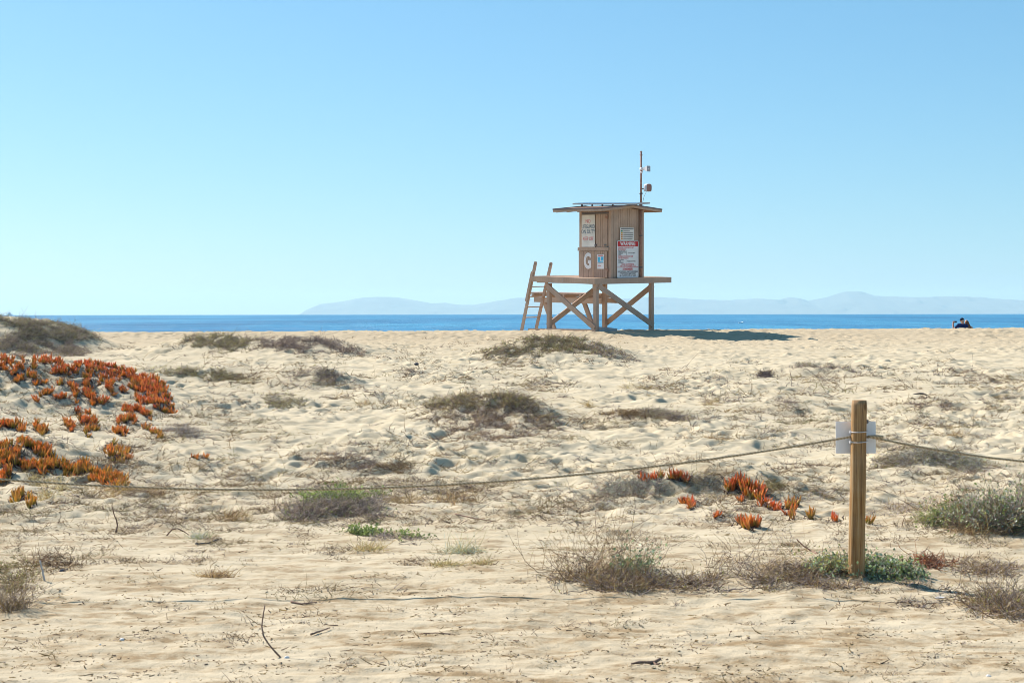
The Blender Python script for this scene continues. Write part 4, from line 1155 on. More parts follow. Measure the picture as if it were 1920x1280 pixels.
def rope(label, A, B, sag, loops=None, r=0.0085):
    A = Vector(A); B = Vector(B)
    n = 90; pts = []
    for i in range(n + 1):
        t = i / n
        p = A.lerp(B, t); p.z -= sag * 4 * t * (1 - t)
        pts.append(p)
    mb = MB(); strand = 3
    # three twisted strands
    L = (B - A).length
    m = int(L / 0.02)
    for s in range(strand):
        P = []
        for i in range(m + 1):
            t = i / m
            p = A.lerp(B, t); p.z -= sag * 4 * t * (1 - t)
            a = 2 * PI * (t * L / 0.055 + s / 3)
            P.append(p + Vector((0, math.cos(a), math.sin(a))) * r * .55)
        mb.tube(P, r * .62, 6)
    if loops: loops(mb)
    o = mb.build('fence_rope', M['rope'], None, tuple(A))
    return tag(o, label, 'rope', 'ropes of the fence')
zr = -(818.5 - hz(1600)) / F * PD
jx = postx(zr)
def wrap(mb):
    ring = []
    for k in range(15):
        a = PI * k / 14
        ring.append((jx + .063 * math.cos(a), PD + .063 * math.sin(a) * 0.9, zr - .004))
    mb.tube(ring, .0075, 7)
LD = 10.5
LA = Vector((jx - .060, PD, zr))
lx = (-900 - 960) / F * LD
LB = Vector((lx, LD, -(760 - hz(0)) / F * LD))
def solve_sag(px, py):
    """sag so the rope passes the photo's lowest point"""
    best = None
    for s in np.linspace(.05, 1.2, 400):
        t = np.linspace(0, 1, 400)
        X = LA.x + (LB.x - LA.x) * t; Y = LA.y + (LB.y - LA.y) * t; Z = LA.z + (LB.z - LA.z) * t - s * 4 * t * (1 - t)
        PX = 960 + F * X / Y; PY = hz(PX) - F * Z / Y
        v = np.interp(px, PX[::-1], PY[::-1])
        if best is None or abs(v - py) < best[0]: best = (abs(v - py), s)
    return best[1]
rope('brown twisted rope sagging from the post to the left across the sand', LA, LB, solve_sag(480, 918), wrap)
RB = Vector(((2500 - 960) / F * 11.6, 11.6, -(840 - hz(1900)) / F * 11.6))
RA = Vector((jx + .060, PD, zr + .002))
def knot(mb):
    c = RA.lerp(RB, .018)
    mb.tube([RA.lerp(RB, .0), RA.lerp(RB, .01), c, RA.lerp(RB, .03)], [.008, .011, .013, .009], 7)
def sag_r():
    best = None
    for s in np.linspace(.02, .6, 300):
        t = np.linspace(0, 1, 300)
        X = RA.x + (RB.x - RA.x) * t; Y = RA.y + (RB.y - RA.y) * t; Z = RA.z + (RB.z - RA.z) * t - s * 4 * t * (1 - t)
        PX = 960 + F * X / Y; PY = hz(PX) - F * Z / Y
        v = np.interp(1915, PX, PY)
        if best is None or abs(v - 864) < best[0]: best = (abs(v - 864), s)
    return best[1]
rope('brown twisted rope running from the post to the right edge', RA, RB, sag_r(), knot)

make_post('wooden rope post past the left edge of the view', (LB.x, LB.y, gz(LB.x, LB.y)), LB.z + .26, 0.02, 8)
make_post('wooden rope post past the right edge of the view', (RB.x, RB.y, gz(RB.x, RB.y)), RB.z + .26, -0.02, 9)

# ------------------------------------------------------------------ lifeguard tower
TX, TY = px_x(1117.5, 60.0), 60.0
TZ = base_z(TX, TY) + .03
c45 = math.cos(PI / 4)
def s_u(px, v):
    k = (px - 960) / F
    return (TX + c45 * v - k * (TY + c45 * v)) / (c45 * (1 + k))
def s_v(px, u):
    k = (px - 960) / F
    return (k * (TY + c45 * u) - TX + c45 * u) / (c45 * (1 - k))
PXM = F / 60.8        # photo pixels per metre at the tower
DECK = 1.955
def zd(py): return DECK + (518.3 - py) / PXM
TILT = math.radians(2.2)
tower = empty('lifeguard_tower', (TX, TY, TZ))
tower.rotation_mode = 'QUATERNION'
tower.rotation_quaternion = (Matrix.Rotation(TILT, 3, 'X') @ Matrix.Rotation(PI / 4, 3, 'Z')).to_quaternion()
tag(tower, 'brown wooden lifeguard tower marked G on stilts with ladder, signs and mast', 'lifeguard tower')
# local axes: x = towards the right and away (v), y = towards the left and away (u)
UL = s_u(1030, 0); VR = s_v(1221, 0)
du0 = -0.12; dv0 = s_v(1115, du0); du1 = s_u(997, dv0); dv1 = s_v(1258.7, du0)
hu0 = 0.05; hv0 = s_v(1145.5, hu0); hu1 = s_u(1088, hv0); hv1 = s_v(1205, hu0)
PW = .15
for i, (x, y) in enumerate(((0, 0), (0, UL), (VR, 0), (VR, UL))):
    mb = MB().box((x - PW / 2, y - PW / 2, -.9), (x + PW / 2, y + PW / 2, DECK - .22))
    if (x, y) == (0, 0):
        mb.box((x - PW / 2 - .02, y - PW / 2 - .02, DECK - .42), (x + PW / 2 + .02, y + PW / 2 + .02, DECK - .22))
    mb.build('stilt', M['paint'], tower)
zt, zb = DECK - .30, .10
def brace(p, q, side): MB().beam(p, q, .20, .05, side).build('cross_brace', M['paint'], tower)
o = PW / 2 + .028
brace((-o, UL + .04, zt), (-o, -.02, zb), (0, 0, 1))
brace((.02, -o, zt + .02), (VR - .0, -o, zb), (0, 0, 1))
brace((VR + .02, UL + o, zb), (VR, -.04, zt), (0, 0, 1)) if False else None
brace((VR + o, UL, zb), (VR + o, 0, zt), (0, 0, 1))
brace((VR - .1, UL + o, zt), (0, UL + o, zb), (0, 0, 1))
MB().beam((-.11, -.1, -.02), (-.11, UL + 1.0, -.11), .16, .09, (0, 0, 1)).build('sill_beam', M['paint'], tower)
# deck: planks and rim boards
mb = MB()
npk = 22
for i in range(npk):
    x0 = dv0 + .05 + (dv1 - dv0 - .10) * i / npk; x1 = dv0 + .05 + (dv1 - dv0 - .10) * (i + 1) / npk - .012
    mb.box((x0, du0 + .05, DECK - .05), (x1, du1 - .05, DECK - .004 - .003 * (i % 3)))
DT = Matrix.Rotation(math.radians(1.1), 4, 'X'); DPV = Vector((0, 0, DECK)); DMAT = Matrix.Translation(DPV) @ DT @ Matrix.Translation(-DPV)
dpo = mb.build('deck_planks', M['deckwood'], tower); dpo.data.transform(DMAT)
for k in range(6):
    x = dv0 + .25 + (dv1 - dv0 - .5) * k / 5
    MB().box((x - .03, du0 + .06, DECK - .20), (x + .03, du1 - .06, DECK - .052)).build('joist', M['paint'], tower)
rb = MB()
rb.box((dv0, du0 + .05, DECK - .215), (dv0 + .05, du1 - .05, DECK)); rb.box((dv1 - .05, du0 + .05, DECK - .213), (dv1, du1 - .05, DECK))
rb.box((dv0 - .002, du0, DECK - .216), (dv1 + .002, du0 + .05, DECK + .002)); rb.box((dv0 - .002, du1 - .05, DECK - .216), (dv1 + .002, du1, DECK + .002))
for k in range(5):
    y = du0 + .35 + k * (du1 - du0 - .7) / 4
    for z in (-.06, -.15):
        rb.box((dv0 - .008, y - .012, DECK + z - .012), (dv0, y + .012, DECK + z + .012), 1)
rb.build('deck_rim', [M['paint'], M['steel']], tower).data.transform(DMAT)
# lower landing seen through the legs
lv = VR - .25
lz0 = DECK - .72
lp = MB()
ya, yb = s_u(1007, lv + .5), s_u(1130, lv + .2)
for k in range(4):
    x = lv + .10 + k * .20
    lp.box((x, yb, lz0 - .02 + .005 * k), (x + .18, ya, lz0 + .045))
for k in range(5):
    y = yb + .2 + k * (ya - yb - .4) / 4
    lp.box((lv + .0, y - .04, lz0 - .14), (lv + .95, y + .04, lz0 - .022))
lp.box((lv - .05, yb - .15, lz0 - .36), (lv, ya - .35, lz0 - .16)); lp.box((lv + .9, yb - .15, lz0 - .35), (lv + .95, ya - .35, lz0 - .15))
plat = lp.build('lower_landing', M['paint'], tower)
for yy in (ya - .45, yb + 1.25):
    MB().beam((lv + .45, yy, lz0 - .30), (lv + .45, yy - .62, -.3), .18, .09, (0, 1, 0)).build('landing_leg', M['paint'], plat)
# ladder at the left end of the deck
lad = empty('ladder', parent=tower)
r_top = DECK + .50
def rail_pt(v, px_top, px_bot, zt, zb):
    return Vector((v, s_u(px_top, v), zt)), Vector((v, s_u(px_bot, v), zb))
lv0 = dv0 + .10; lv1 = lv0 + .72
rails = []
for v, pt, pbm, k in ((lv0, 1004, 977, 0), (lv1, 1033, 1004.5, 1)):
    a, b_ = rail_pt(v, pt, pbm, DECK + .56 - .03 * k, -.22 if k == 0 else -.14)
    mb = MB().beam(a, b_, .13, .05, (0, 1, 0))
    d = (b_ - a).normalized()
    mb.tube([a + Vector((-.025, 0, 0)), a + Vector((.025, 0, 0))], .065, 14)
    if k == 0: mb.beam(a + d * .35 + Vector((-.045, .03, 0)), a + d * 1.55 + Vector((-.045, .03, 0)), .12, .04, (0, 1, 0))
    mb.build('ladder_rail', M['paint'], lad); rails.append((a, b_))
for py in (536, 555.5, 575.2, 595.5):
    z = zd(py) 
    pts = []
    for a, b_ in rails:
        t = (a.z - z) / (a.z - b_.z); pts.append(a.lerp(b_, t))
    d = Vector((-.0, .05, 0))
    MB().beam(pts[0] + Vector((-.03, .0, 0)), pts[1] + Vector((.03, .0, 0)), .11, .035, (0, 1, 0)).build('rung', M['deckwood'], lad)

# hut walls of vertical boards
WT = zd(396.0)
def plank_wall(name, axis, fixed, a0, a1, z0, z1, top=None, out=-1, w=.135, th=.03, par=tower, mat=None, gap=.014):
    """boards side by side; axis 'y' = wall in plane x=fixed, axis 'x' = wall in plane y=fixed"""
    mb = MB(); L = a1 - a0; n = max(1, round(L / w)); bw = L / n
    for i in range(n):
        p, q = a0 + i * bw + gap / 2, a0 + (i + 1) * bw - gap / 2
        zz = z1 if top is None else min(top(p), top(q))
        lo, hi = (fixed, fixed + th) if out < 0 else (fixed - th, fixed)
        if axis == 'y': mb.box((lo, p, z0), (hi, q, zz))
        else: mb.box((p, lo, z0), (q, hi, zz))
    lo, hi = (fixed + th * .45, fixed + th * .9) if out < 0 else (fixed - th * .9, fixed - th * .45)
    zz = z1 if top is None else min(top(a0), top(a1))
    if axis == 'y': mb.box((lo, a0 + .01, z0 + .01), (hi, a1 - .01, zz - .03))
    else: mb.box((a0 + .01, lo, z0 + .01), (a1 - .01, hi, zz - .03))
    return mb.build(name, mat or M['paint'], par)
# roof geometry first (gable, ridge along y)
ov_v = 28 / PXM / c45 * 1.0
ov_n = 8 / PXM / c45; ov_f = 22 / PXM / c45
ev0, ev1 = hv0 - ov_v, hv1 + ov_v
evm = (hv0 + hv1) / 2 + .06
ZE = zd(390.0) - .02; RISE = .15
def roof_z(v): return ZE + RISE * (1 - abs(v - evm) / ((ev1 - ev0) / 2))
W0 = DECK + .004
plank_wall('wall', 'x', hu0, hv0 + .02, hv1 - .0, W0, WT, top=lambda v: roof_z(v) - .06)
plank_wall('wall', 'y', hv0, hu0 + .02, hu1 - .0, W0, ZE + RISE * .4, th=.03)
plank_wall('wall', 'x', hu1, hv0 + .02, hv1, W0, WT, top=lambda v: roof_z(v) - .06, out=1)
plank_wall('wall', 'y', hv1, hu0 + .02, hu1, W0, ZE + RISE * .4, out=1)
tr = MB()
tr.box((hv0 - .028, hu0 - .028, W0), (hv0 + .09, hu0 + .09, ZE + .02))
tr.box((hv0 - .026, hu1 - .09, W0), (hv0 + .09, hu1 + .028, ZE + .02))
tr.box((hv1 - .09, hu0 - .026, W0), (hv1 + .028, hu0 + .09, ZE + .02))
tr.build('corner_post', M['paint'], tower)
# left face: upper shutter (right half), lower double door standing proud
zm = zd(463.5)
um = s_u(1117.5, hv0)
cor = hu0 + .10
upper = plank_wall('shutter', 'y', hv0 - .035, cor + .06, um - .015, zm + .06, zd(399.5), w=.115, th=.035)
MB().box((hv0 - .075, cor + .10, zm + .12), (hv0 - .035, cor + .20, zm + .15)).box((hv0 - .07, um - .06, zm + .10), (hv0 - .035, um + .02, zm + .17)).build('latch', M['darksteel'], upper)
MB().box((hv0 - .055, cor + .055, zd(406)), (hv0 - .0365, cor + .17, zd(404) + .03)).box((hv0 - .06, cor + .03, zd(408)), (hv0 - .0365, cor + .08, zd(402))).build('hinge', M['rust'], upper)
dr = MB()
for (a, b_) in ((cor + .05, (cor + hu1) / 2 - .02), ((cor + hu1) / 2 - .012, hu1 + .03)):
    n = 6; bw = (b_ - a) / n
    for i in range(n):
        dr.box((hv0 - .065, a + i * bw + .006, W0 + .02), (hv0 - .03, a + (i + 1) * bw - .006, zm - .09))
    dr.box((hv0 - .045, a + .005, W0 + .03), (hv0 - .032, b_ - .005, zm - .1))
dr.box((hv0 - .068, (cor + hu1) / 2 - .035, W0 + .015), (hv0 - .066 + .002, (cor + hu1) / 2 + .03, zm - .09)) if False else None
door = dr.build('lower_door', M['paint'], tower)
MB().box((hv0 - .085, (cor + hu1) / 2 - .03, W0 + .02), (hv0 - .0655, (cor + hu1) / 2 + .03, zm - .085)).build('cover_strip', M['deckwood'], door)
MB().box((hv0 - .09, cor - .02, zm - .08), (hv0 - .03, hu1 + .06, zm + .05)).build('rail_board', M['paint'], door)
MB().box((hv0 - .095, cor - .015, zd(503)), (hv0 - .0655, cor + .13, zd(501.5) + .02)).box((hv0 - .10, cor - .02, zd(506)), (hv0 - .066, cor + .02, zd(500))).build('hinge', M['rust'], door)
MB().box((hv0 - .03, hu0 + .09, zd(398)), (hv0 - .005, hu1 - .09, zd(395.0))).build('shutter_track', M['darksteel'], tower)
# roof: two slopes with fascia
rf = MB()
th = .05
for (va, vb) in ((ev0, evm), (evm, ev1)):
    za, zb_ = roof_z(va), roof_z(vb)
    y0, y1 = hu0 - ov_n, hu1 + ov_f
    vs = [(va, y0, za), (vb, y0, zb_), (vb, y1, zb_), (va, y1, za), (va, y0, za + th), (vb, y0, zb_ + th), (vb, y1, zb_ + th), (va, y1, za + th)]
    rf.add(vs, [(0, 3, 2, 1), (4, 5, 6, 7), (0, 1, 5, 4), (1, 2, 6, 5), (2, 3, 7, 6), (3, 0, 4, 7)], 0)
roof = rf.build('roof', [M['shingle']], tower)
fm = MB()
y0, y1 = hu0 - ov_n, hu1 + ov_f
# eave boards
fm.box((ev0 - .035, y0 - .03, roof_z(ev0) - .06), (ev0 - .002, y1 + .03, roof_z(ev0) + .02), 1)
fm.box((ev0 - .05, y0 - .035, roof_z(ev0) + .022), (ev0 + .03, y1 + .035, roof_z(ev0) + .075), 0)
fm.box((ev1 + .002, y0 - .03, roof_z(ev1) - .06), (ev1 + .035, y1 + .03, roof_z(ev1) + .02), 1)
fm.box((ev1 - .03, y0 - .035, roof_z(ev1) + .022), (ev1 + .05, y1 + .035, roof_z(ev1) + .075), 0)
for (va, vb) in ((ev0 - .03, evm), (evm, ev1 + .03)):
    za, zb_ = roof_z(max(va, ev0)), roof_z(min(vb, ev1))
    for yy, sgn in ((y0, -1), (y1, 1)):
        for (dz0, dz1, t, mi) in ((-.06, .02, .033, 1), (.022, .075, .04, 0)):
            ya_, yb_ = (yy + sgn * .001, yy + sgn * t)
            vs = [(va, ya_, za + dz0), (vb, ya_, zb_ + dz0), (vb, yb_, zb_ + dz0), (va, yb_, za + dz0), (va, ya_, za + dz1), (vb, ya_, zb_ + dz1), (vb, yb_, zb_ + dz1), (va, yb_, za + dz1)]
            fm.add(vs, [(0, 3, 2, 1), (4, 5, 6, 7), (0, 1, 5, 4), (1, 2, 6, 5), (2, 3, 7, 6), (3, 0, 4, 7)], mi)
fm.build('fascia', [M['fascia'], M['paint']], roof)
MB().box((ev0 + .15, y0 + .3, roof_z(ev0) - .055), (hv0 - .15, y1 - .2, roof_z(ev0) - .025)).build('soffit', M['paint'], roof) if False else None
for yy in np.linspace(y0 + .12, y1 - .1, 5):
    MB().beam((ev0 + .02, yy, roof_z(ev0) - .045), (hv0 - .035, yy, roof_z(hv0) - .045), .07, .045, (0, 0, 1)).build('rafter', M['paint'], roof)
# solar panel on brackets along the ridge
sp = empty('solar_panel', parent=tower)
spv = evm - .1
spy0 = s_u(1208, evm); spy1 = s_u(1087, spv)
za_ = zd(381.5); zb_ = zd(379.5)
vs = []
for (y, z) in ((spy0, za_ + .02), (spy1, zb_ + .05)):
    for (x, dz) in ((spv - .42, -.03), (spv + .42, .02)):
        vs += [(x, y, z + dz), (x, y, z + dz + .06)]
mbp = MB().add(vs, [(0, 1, 3, 2), (4, 6, 7, 5), (0, 4, 5, 1), (2, 3, 7, 6), (1, 5, 7, 3), (0, 2, 6, 4)])
mbp.build('panel_frame', M['steel'], sp)
vs2 = []
for (y, z) in ((spy0 + .05, za_ + .02), (spy1 - .05, zb_ + .05)):
    for (x, dz) in ((spv - .38, -.03), (spv + .38, .02)):
        vs2 += [(x, y, z + dz + .0605), (x, y, z + dz + .064)]
MB().add(vs2, [(0, 1, 3, 2), (4, 6, 7, 5), (0, 4, 5, 1), (2, 3, 7, 6), (1, 5, 7, 3), (0, 2, 6, 4)]).build('solar_cells', M['panel'], sp)
for f in (.12, .55, .88):
    y = spy0 + (spy1 - spy0) * f; zz = za_ + (zb_ - za_) * f
    for x in (spv - .3, spv + .3):
        MB().box((x - .02, y - .03, roof_z(x) + .045), (x + .02, y + .03, zz + .03)).build('bracket', M['darksteel'], sp)
# mast with loudspeaker horn and flood lamp
mv = s_v(1200.5, hu0 - .06); my = hu0 - .085
mtop = zd(281)
mst = MB().tube([(mv, my, W0 + .02), (mv, my, zd(386))], .055, 12, 1).tube([(mv, my, zd(386)), (mv, my, zd(330)), (mv, my, mtop)], [.038, .036, .032], 12, 0)
mst.tube([(mv, my, mtop - .12), (mv, my, mtop - .09)], .06, 10, 0).tube([(mv, my, mtop), (mv, my, mtop + .05)], .036, 10, 0)
for z in (zd(440), zd(500), zd(360)): mst.tube([(mv, my, z), (mv, my, z + .05)], .065, 10, 2)
mast = mst.build('mast', [M['rust'], M['rust'], M['darksteel']], tower)
R2 = (Vector((1, -1, 0)).normalized())     # screen right in local axes
TO = (Vector((-1, -1, 0)).normalized())    # towards the camera
def at_m(px, py, near=0.0):
    return Vector((mv, my, zd(py))) + R2 * ((px - 1200.5) / PXM) + TO * near
hs = MB()
d = (R2 * .8 + TO * .6).normalized()
n0 = at_m(1203, 312.5, .06); up = Vector((0, 0, 1)); sd = d.cross(up).normalized()
def sq(c, w, h): return [c + sd * (sx * w) + up * (sz * h) for sx, sz in ((-1, -1), (1, -1), (1, 1), (-1, 1))]
vs = sq(n0, .035, .035) + sq(n0 + d * .14, .07, .065) + sq(n0 + d * .26, .115, .105) + sq(n0 + d * .28, .12, .11)
fs = [(0, 1, 2, 3)] + [(4 * i + k, 4 * i + 4 + k, 4 * i + 4 + (k + 1) % 4, 4 * i + (k + 1) % 4) for i in range(3) for k in range(4)]
hs.add(vs, fs, 0); 
hs.add(sq(n0 + d * .275, .112, .102), [(3, 2, 1, 0)], 1); hs.ellipsoid(n0 + d * .27, (.03, .03, .03), 10, 6, 0)
hs.tube([n0 - d * .10, n0 + d * .02], .055, 10, 0); hs.tube([Vector((mv, my, zd(318))), at_m(1203, 317, .06), n0], .025, 8, 0)
hs.tube([at_m(1199, 319, 0.05), at_m(1203, 319.5, .06)], .035, 8, 0)
hs.build('loudspeaker_horn', [M['plastic'], M['speakergrey']], mast)
fl = MB(); d = (R2 * .62 + TO * .78).normalized(); sd = d.cross(up).normalized()
c = at_m(1212.5, 348, .0)
def oval(c, w, h, n=16): return [c + sd * (w * (abs(math.cos(2 * PI * k / n)) ** .55) * (1 if math.cos(2 * PI * k / n) > 0 else -1)) + up * (h * (abs(math.sin(2 * PI * k / n)) ** .55) * (1 if math.sin(2 * PI * k / n) > 0 else -1)) for k in range(n)]
n = 16
rows = [oval(c - d * .10, .09, .11), oval(c - d * .07, .13, .145), oval(c + d * .08, .14, .155), oval(c + d * .10, .135, .15)]
fl.add(sum(rows, []), [(i * n + k, i * n + n + k, i * n + n + (k + 1) % n, i * n + (k + 1) % n) for i in range(3) for k in range(n)] + [tuple(reversed(range(n)))], 0, False)
fl.add(oval(c + d * .098, .128, .143), [tuple(reversed(range(n)))], 1)
fl.tube([Vector((mv, my, zd(350))), at_m(1206, 350, 0), c - d * .08], .022, 8, 2)
fl.tube([c - d * .05 - up * .13, at_m(1206, 365, 0.02), at_m(1203, 378, .04), at_m(1202, 386, .05)], .008, 6, 2)
fl.build('flood_lamp', [M['plastic'], M['brownface'], M['darksteel']], mast)

# ------------------------------------------------------------------ signs and lettering
def text_mesh(body, size, bold=0.0, align='CENTER', extrude=0.0, sx=1.0, space=1.0):
    cu = bpy.data.curves.new('t', 'FONT'); cu.body = body; cu.size = size; cu.align_x = align; cu.align_y = 'CENTER'
    cu.offset = bold; cu.extrude = extrude; cu.space_character = space; cu.resolution_u = 4
    ob = bpy.data.objects.new('t', cu); COL.objects.link(ob)
    dg = bpy.context.evaluated_depsgraph_get()
    me = bpy.data.meshes.new_from_object(ob.evaluated_get(dg))
    vs = [Vector((v.co.x * sx, v.co.y, v.co.z)) for v in me.vertices]; fs = [tuple(p.vertices) for p in me.polygons]
    bpy.data.objects.remove(ob); bpy.data.curves.remove(cu); bpy.data.meshes.remove(me)
    return vs, fs
class Face:
    """places flat work on a hut face; a runs to screen right, z up, o outwards"""
    def __init__(s, left): s.left = left
    def p(s, a, z, o):
        if s.left: return Vector((hv0 - o, a, z))
        return Vector((a, hu0 - o, z))
    def a_of(s, px): return s_u(px, hv0) if s.left else s_v(px, hu0)
    def text(s, mb, body, px, py, size, mi=0, bold=0.0, o=.05, sx=1.0, align='CENTER', ext=.002):
        vs, fs = text_mesh(body, size, bold, align, ext, sx)
        a = s.a_of(px); z = zd(py); k = -1 if s.left else 1
        mb.add([s.p(a + k * v.x, z + v.y, o + v.z) for v in vs], fs, mi)
    def plate(s, mb, px0, px1, py0, py1, o0, o1, mi=0, r=0.0):
        a0, a1 = s.a_of(px0), s.a_of(px1); z1, z0 = zd(py0), zd(py1)
        if r <= 0:
            pts = [(a0, z0), (a1, z0), (a1, z1), (a0, z1)]
        else:
            q = 1 if a1 > a0 else -1; pts = []
            for (ca, cz, t0) in ((a1 - q * r, z1 - r, 0), (a0 + q * r, z1 - r, 90), (a0 + q * r, z0 + r, 180), (a1 - q * r, z0 + r, 270)):
                for k in range(5):
                    t = math.radians(t0 + 22.5 * k); pts.append((ca + q * r * math.cos(t), cz + r * math.sin(t)))
        n = len(pts)
        vs = [s.p(a, z, o0) for a, z in pts] + [s.p(a, z, o1) for a, z in pts]
        mb.add(vs, [tuple(range(n)), tuple(n + k for k in range(n))] + [(k, (k + 1) % n, n + (k + 1) % n, n + k) for k in range(n)], mi)
LF, RF = Face(True), Face(False)
# no lifeguard board
mb = MB(); LF.plate(mb, 1092.3, 1116.8, 399.5, 460, .036, .055); nb = mb.build('notice_board', M['offwhite'], tower)
nb['label'] = 'tall white NO LIFEGUARD ON DUTY board'
t = MB()
LF.text(t, 'NO', 1104.2, 411.8, .20, 0, .0, .056, .85); LF.text(t, 'KEEP OFF', 1104.4, 444.8, .20, 0, .0, .056, .66)
LF.text(t, 'LIFEGUARD', 1104.6, 422.0, .21, 1, .001, .056, .62); LF.text(t, 'ON DUTY', 1104.4, 431.5, .21, 1, .001, .056, .74)
t.build('lettering', [M['fadedred'], M['bluegrey']], nb)
# the letter G on the lower door
t = MB(); LF.text(t, 'G', 1103.8, 487.8, .80, 0, .032, .0665, .66, ext=.003); t.build('painted_letter', M['white'], tower)
# small blue notice
mb = MB(); LF.plate(mb, 1122, 1134.6, 474, 501.2, .066, .074); pn = mb.build('paper_notice', M['white'], tower)
t = MB(); LF.plate(t, 1123, 1127.6, 479, 486.8, .0745, .0755, 0); LF.plate(t, 1129, 1133.8, 478.5, 486, .0745, .0755, 0); LF.plate(t, 1123.5, 1133.4, 487.5, 488.8, .0745, .0755, 0)
LF.plate(t, 1123.6, 1129, 494.6, 495.6, .0745, .0755, 1); LF.plate(t, 1123.4, 1133.0, 475.3, 477, .0745, .0755, 1); LF.plate(t, 1122.6, 1134, 489.5, 490, .0745, .0755, 2)
t.build('printing', [M['cyan'], M['red'], M['bluegrey']], pn)
# flag chart
mb = MB(); RF.plate(mb, 1161, 1187, 424, 447.6, .03, .042); fc = mb.build('flag_chart', M['offwhite'], tower)
t = MB()
RF.plate(t, 1162.5, 1186, 425.6, 427.0, .0425, .044, 3)
for py, mi, w in ((430.4, 0, 1179), (434.0, 1, 1185.5), (437.2, 2, 1185.5), (440.8, 2, 1184.5), (444.6, 2, 1184)):
    RF.plate(t, 1162.4, 1165.6, py - 1.2, py + 1.2, .0425, .044, mi); RF.plate(t, 1167, w, py - .65, py + .55, .0425, .044, 3)
t.build('printing', [M['green'], M['yellow'], M['orange'], M['darksteel']], fc)
# warning sign
mb = MB(); RF.plate(mb, 1155.3, 1195.5, 448.6, 518.2, .03, .040, 0, .05); wsn = mb.build('warning_sign', M['white'], tower)
wsn['label'] = 'large white WARNING sign with a red header'
t = MB(); RF.plate(t, 1156.3, 1194.5, 449.6, 459.2, .0405, .042, 0, .035)
RF.plate(t, 1155.8, 1195, 497.8, 498.8, .0405, .042, 0)
RF.text(t, 'WARNING', 1175.4, 454.5, .195, 1, .006, .0425, .92)
def line(body, px, py, size=.075, mi=0, align='LEFT', sx=.80, bold=.0015): RF.text(t, body, px, py, size, mi, bold, .0405, sx, align, .001)
line('DIVING IN OCEAN SURF OR BAY', 1157.6, 461.6); line('IS DANGEROUS', 1157.6, 465.0)
for i, s_ in enumerate(('SHALLOW WATER', 'SUBMERGED ROCKS', 'SANDBARS', 'WAVES')): line(s_, 1157.8, 468.0 + i * 2.3, .06, 2)
RF.plate(t, 1172.8, 1173.2, 467.4, 476, .0405, .0415, 2); line('CAN CAUSE INJURY', 1175.4, 471.5, .06, 2)
line('SWIMMING IN OCEAN OR SURF', 1157.6, 478.0); line('CAN BE DANGEROUS', 1157.6, 481.3)
for i, s_ in enumerate(('RIP CURRENTS', 'WAVES', 'SHOREBREAK')): line(s_, 1157.8, 484.6 + i * 2.4, .06, 2)
RF.plate(t, 1172.0, 1172.4, 484, 490.4, .0405, .0415, 2); line('POSSIBLE DROWNING', 1174.4, 487.3, .06, 2)
line('WAVES ARE POWERFUL', 1175.4, 493.0, .085, 0, 'CENTER'); line('THEY CAN CAUSE INJURY, TOO', 1175.4, 496.0, .08, 0, 'CENTER')
line('REMEMBER!', 1175.4, 502.2, .13, 0, 'CENTER', .9, .003)
line('HAZARDOUS AND CHANGING', 1175.4, 506.8, .10, 3, 'CENTER', .82, .002); line('CONDITIONS MAY EXIST', 1175.4, 510.4, .10, 3, 'CENTER', .82, .002); line('BE CAUTIOUS, PLAY SAFE', 1175.4, 514.4, .10, 3, 'CENTER', .82, .002)
t.build('lettering', [M['red'], M['white'], M['darksteel'], M['black']], wsn)
# pale block half-buried by the near leg
p = hit1(1135, 622)
bx = MB().box((-.45, -.25, -.3), (.35, .3, .12)); 
ob = bx.build('pale_block', M['lightgrey']); ob.location = (px_x(1136, 60.3), 60.4, gz(px_x(1136, 60.3), 60.3) + .02); ob.rotation_euler = (.06, .08, .5)
tag(ob, 'pale block half-buried in the sand under the tower', 'block')

# ------------------------------------------------------------------ seated pair
def skin_body(name, joints, edges, mat, parent, sub=2):
    me = bpy.data.meshes.new(name)
    me.from_pydata([j[0] for j in joints], edges, [])
    o = bpy.data.objects.new(name, me); COL.objects.link(o)
    sk = o.modifiers.new('skin', 'SKIN'); sk.use_smooth_shade = True
    for i, j in enumerate(joints):
        r = j[1]; me.skin_vertices[0].data[i].radius = r if hasattr(r, '__len__') else (r, r)
    me.skin_vertices[0].data[0].use_root = True
    s = o.modifiers.new('sub', 'SUBSURF'); s.levels = sub; s.render_levels = sub
    dg = bpy.context.evaluated_depsgraph_get()
    m2 = bpy.data.meshes.new_from_object(o.evaluated_get(dg))
    bpy.data.objects.remove(o); bpy.data.meshes.remove(me)
    m2.materials.clear(); m2.materials.append(mat)
    m2.polygons.foreach_set('use_smooth', np.ones(len(m2.polygons), bool))
    q = bpy.data.objects.new(name, m2); COL.objects.link(q)
    if parent: q.parent = parent
    return q
MD = 77.0
mx = px_x(1805.5, MD); mz = -(596.0 - hz(1805)) / F * MD - 0.865
man = empty('person', (mx, MD, mz))
tag(man, 'seated man seen from behind in navy shirt and black cap, raising a phone', 'person', 'people sitting on the beach')
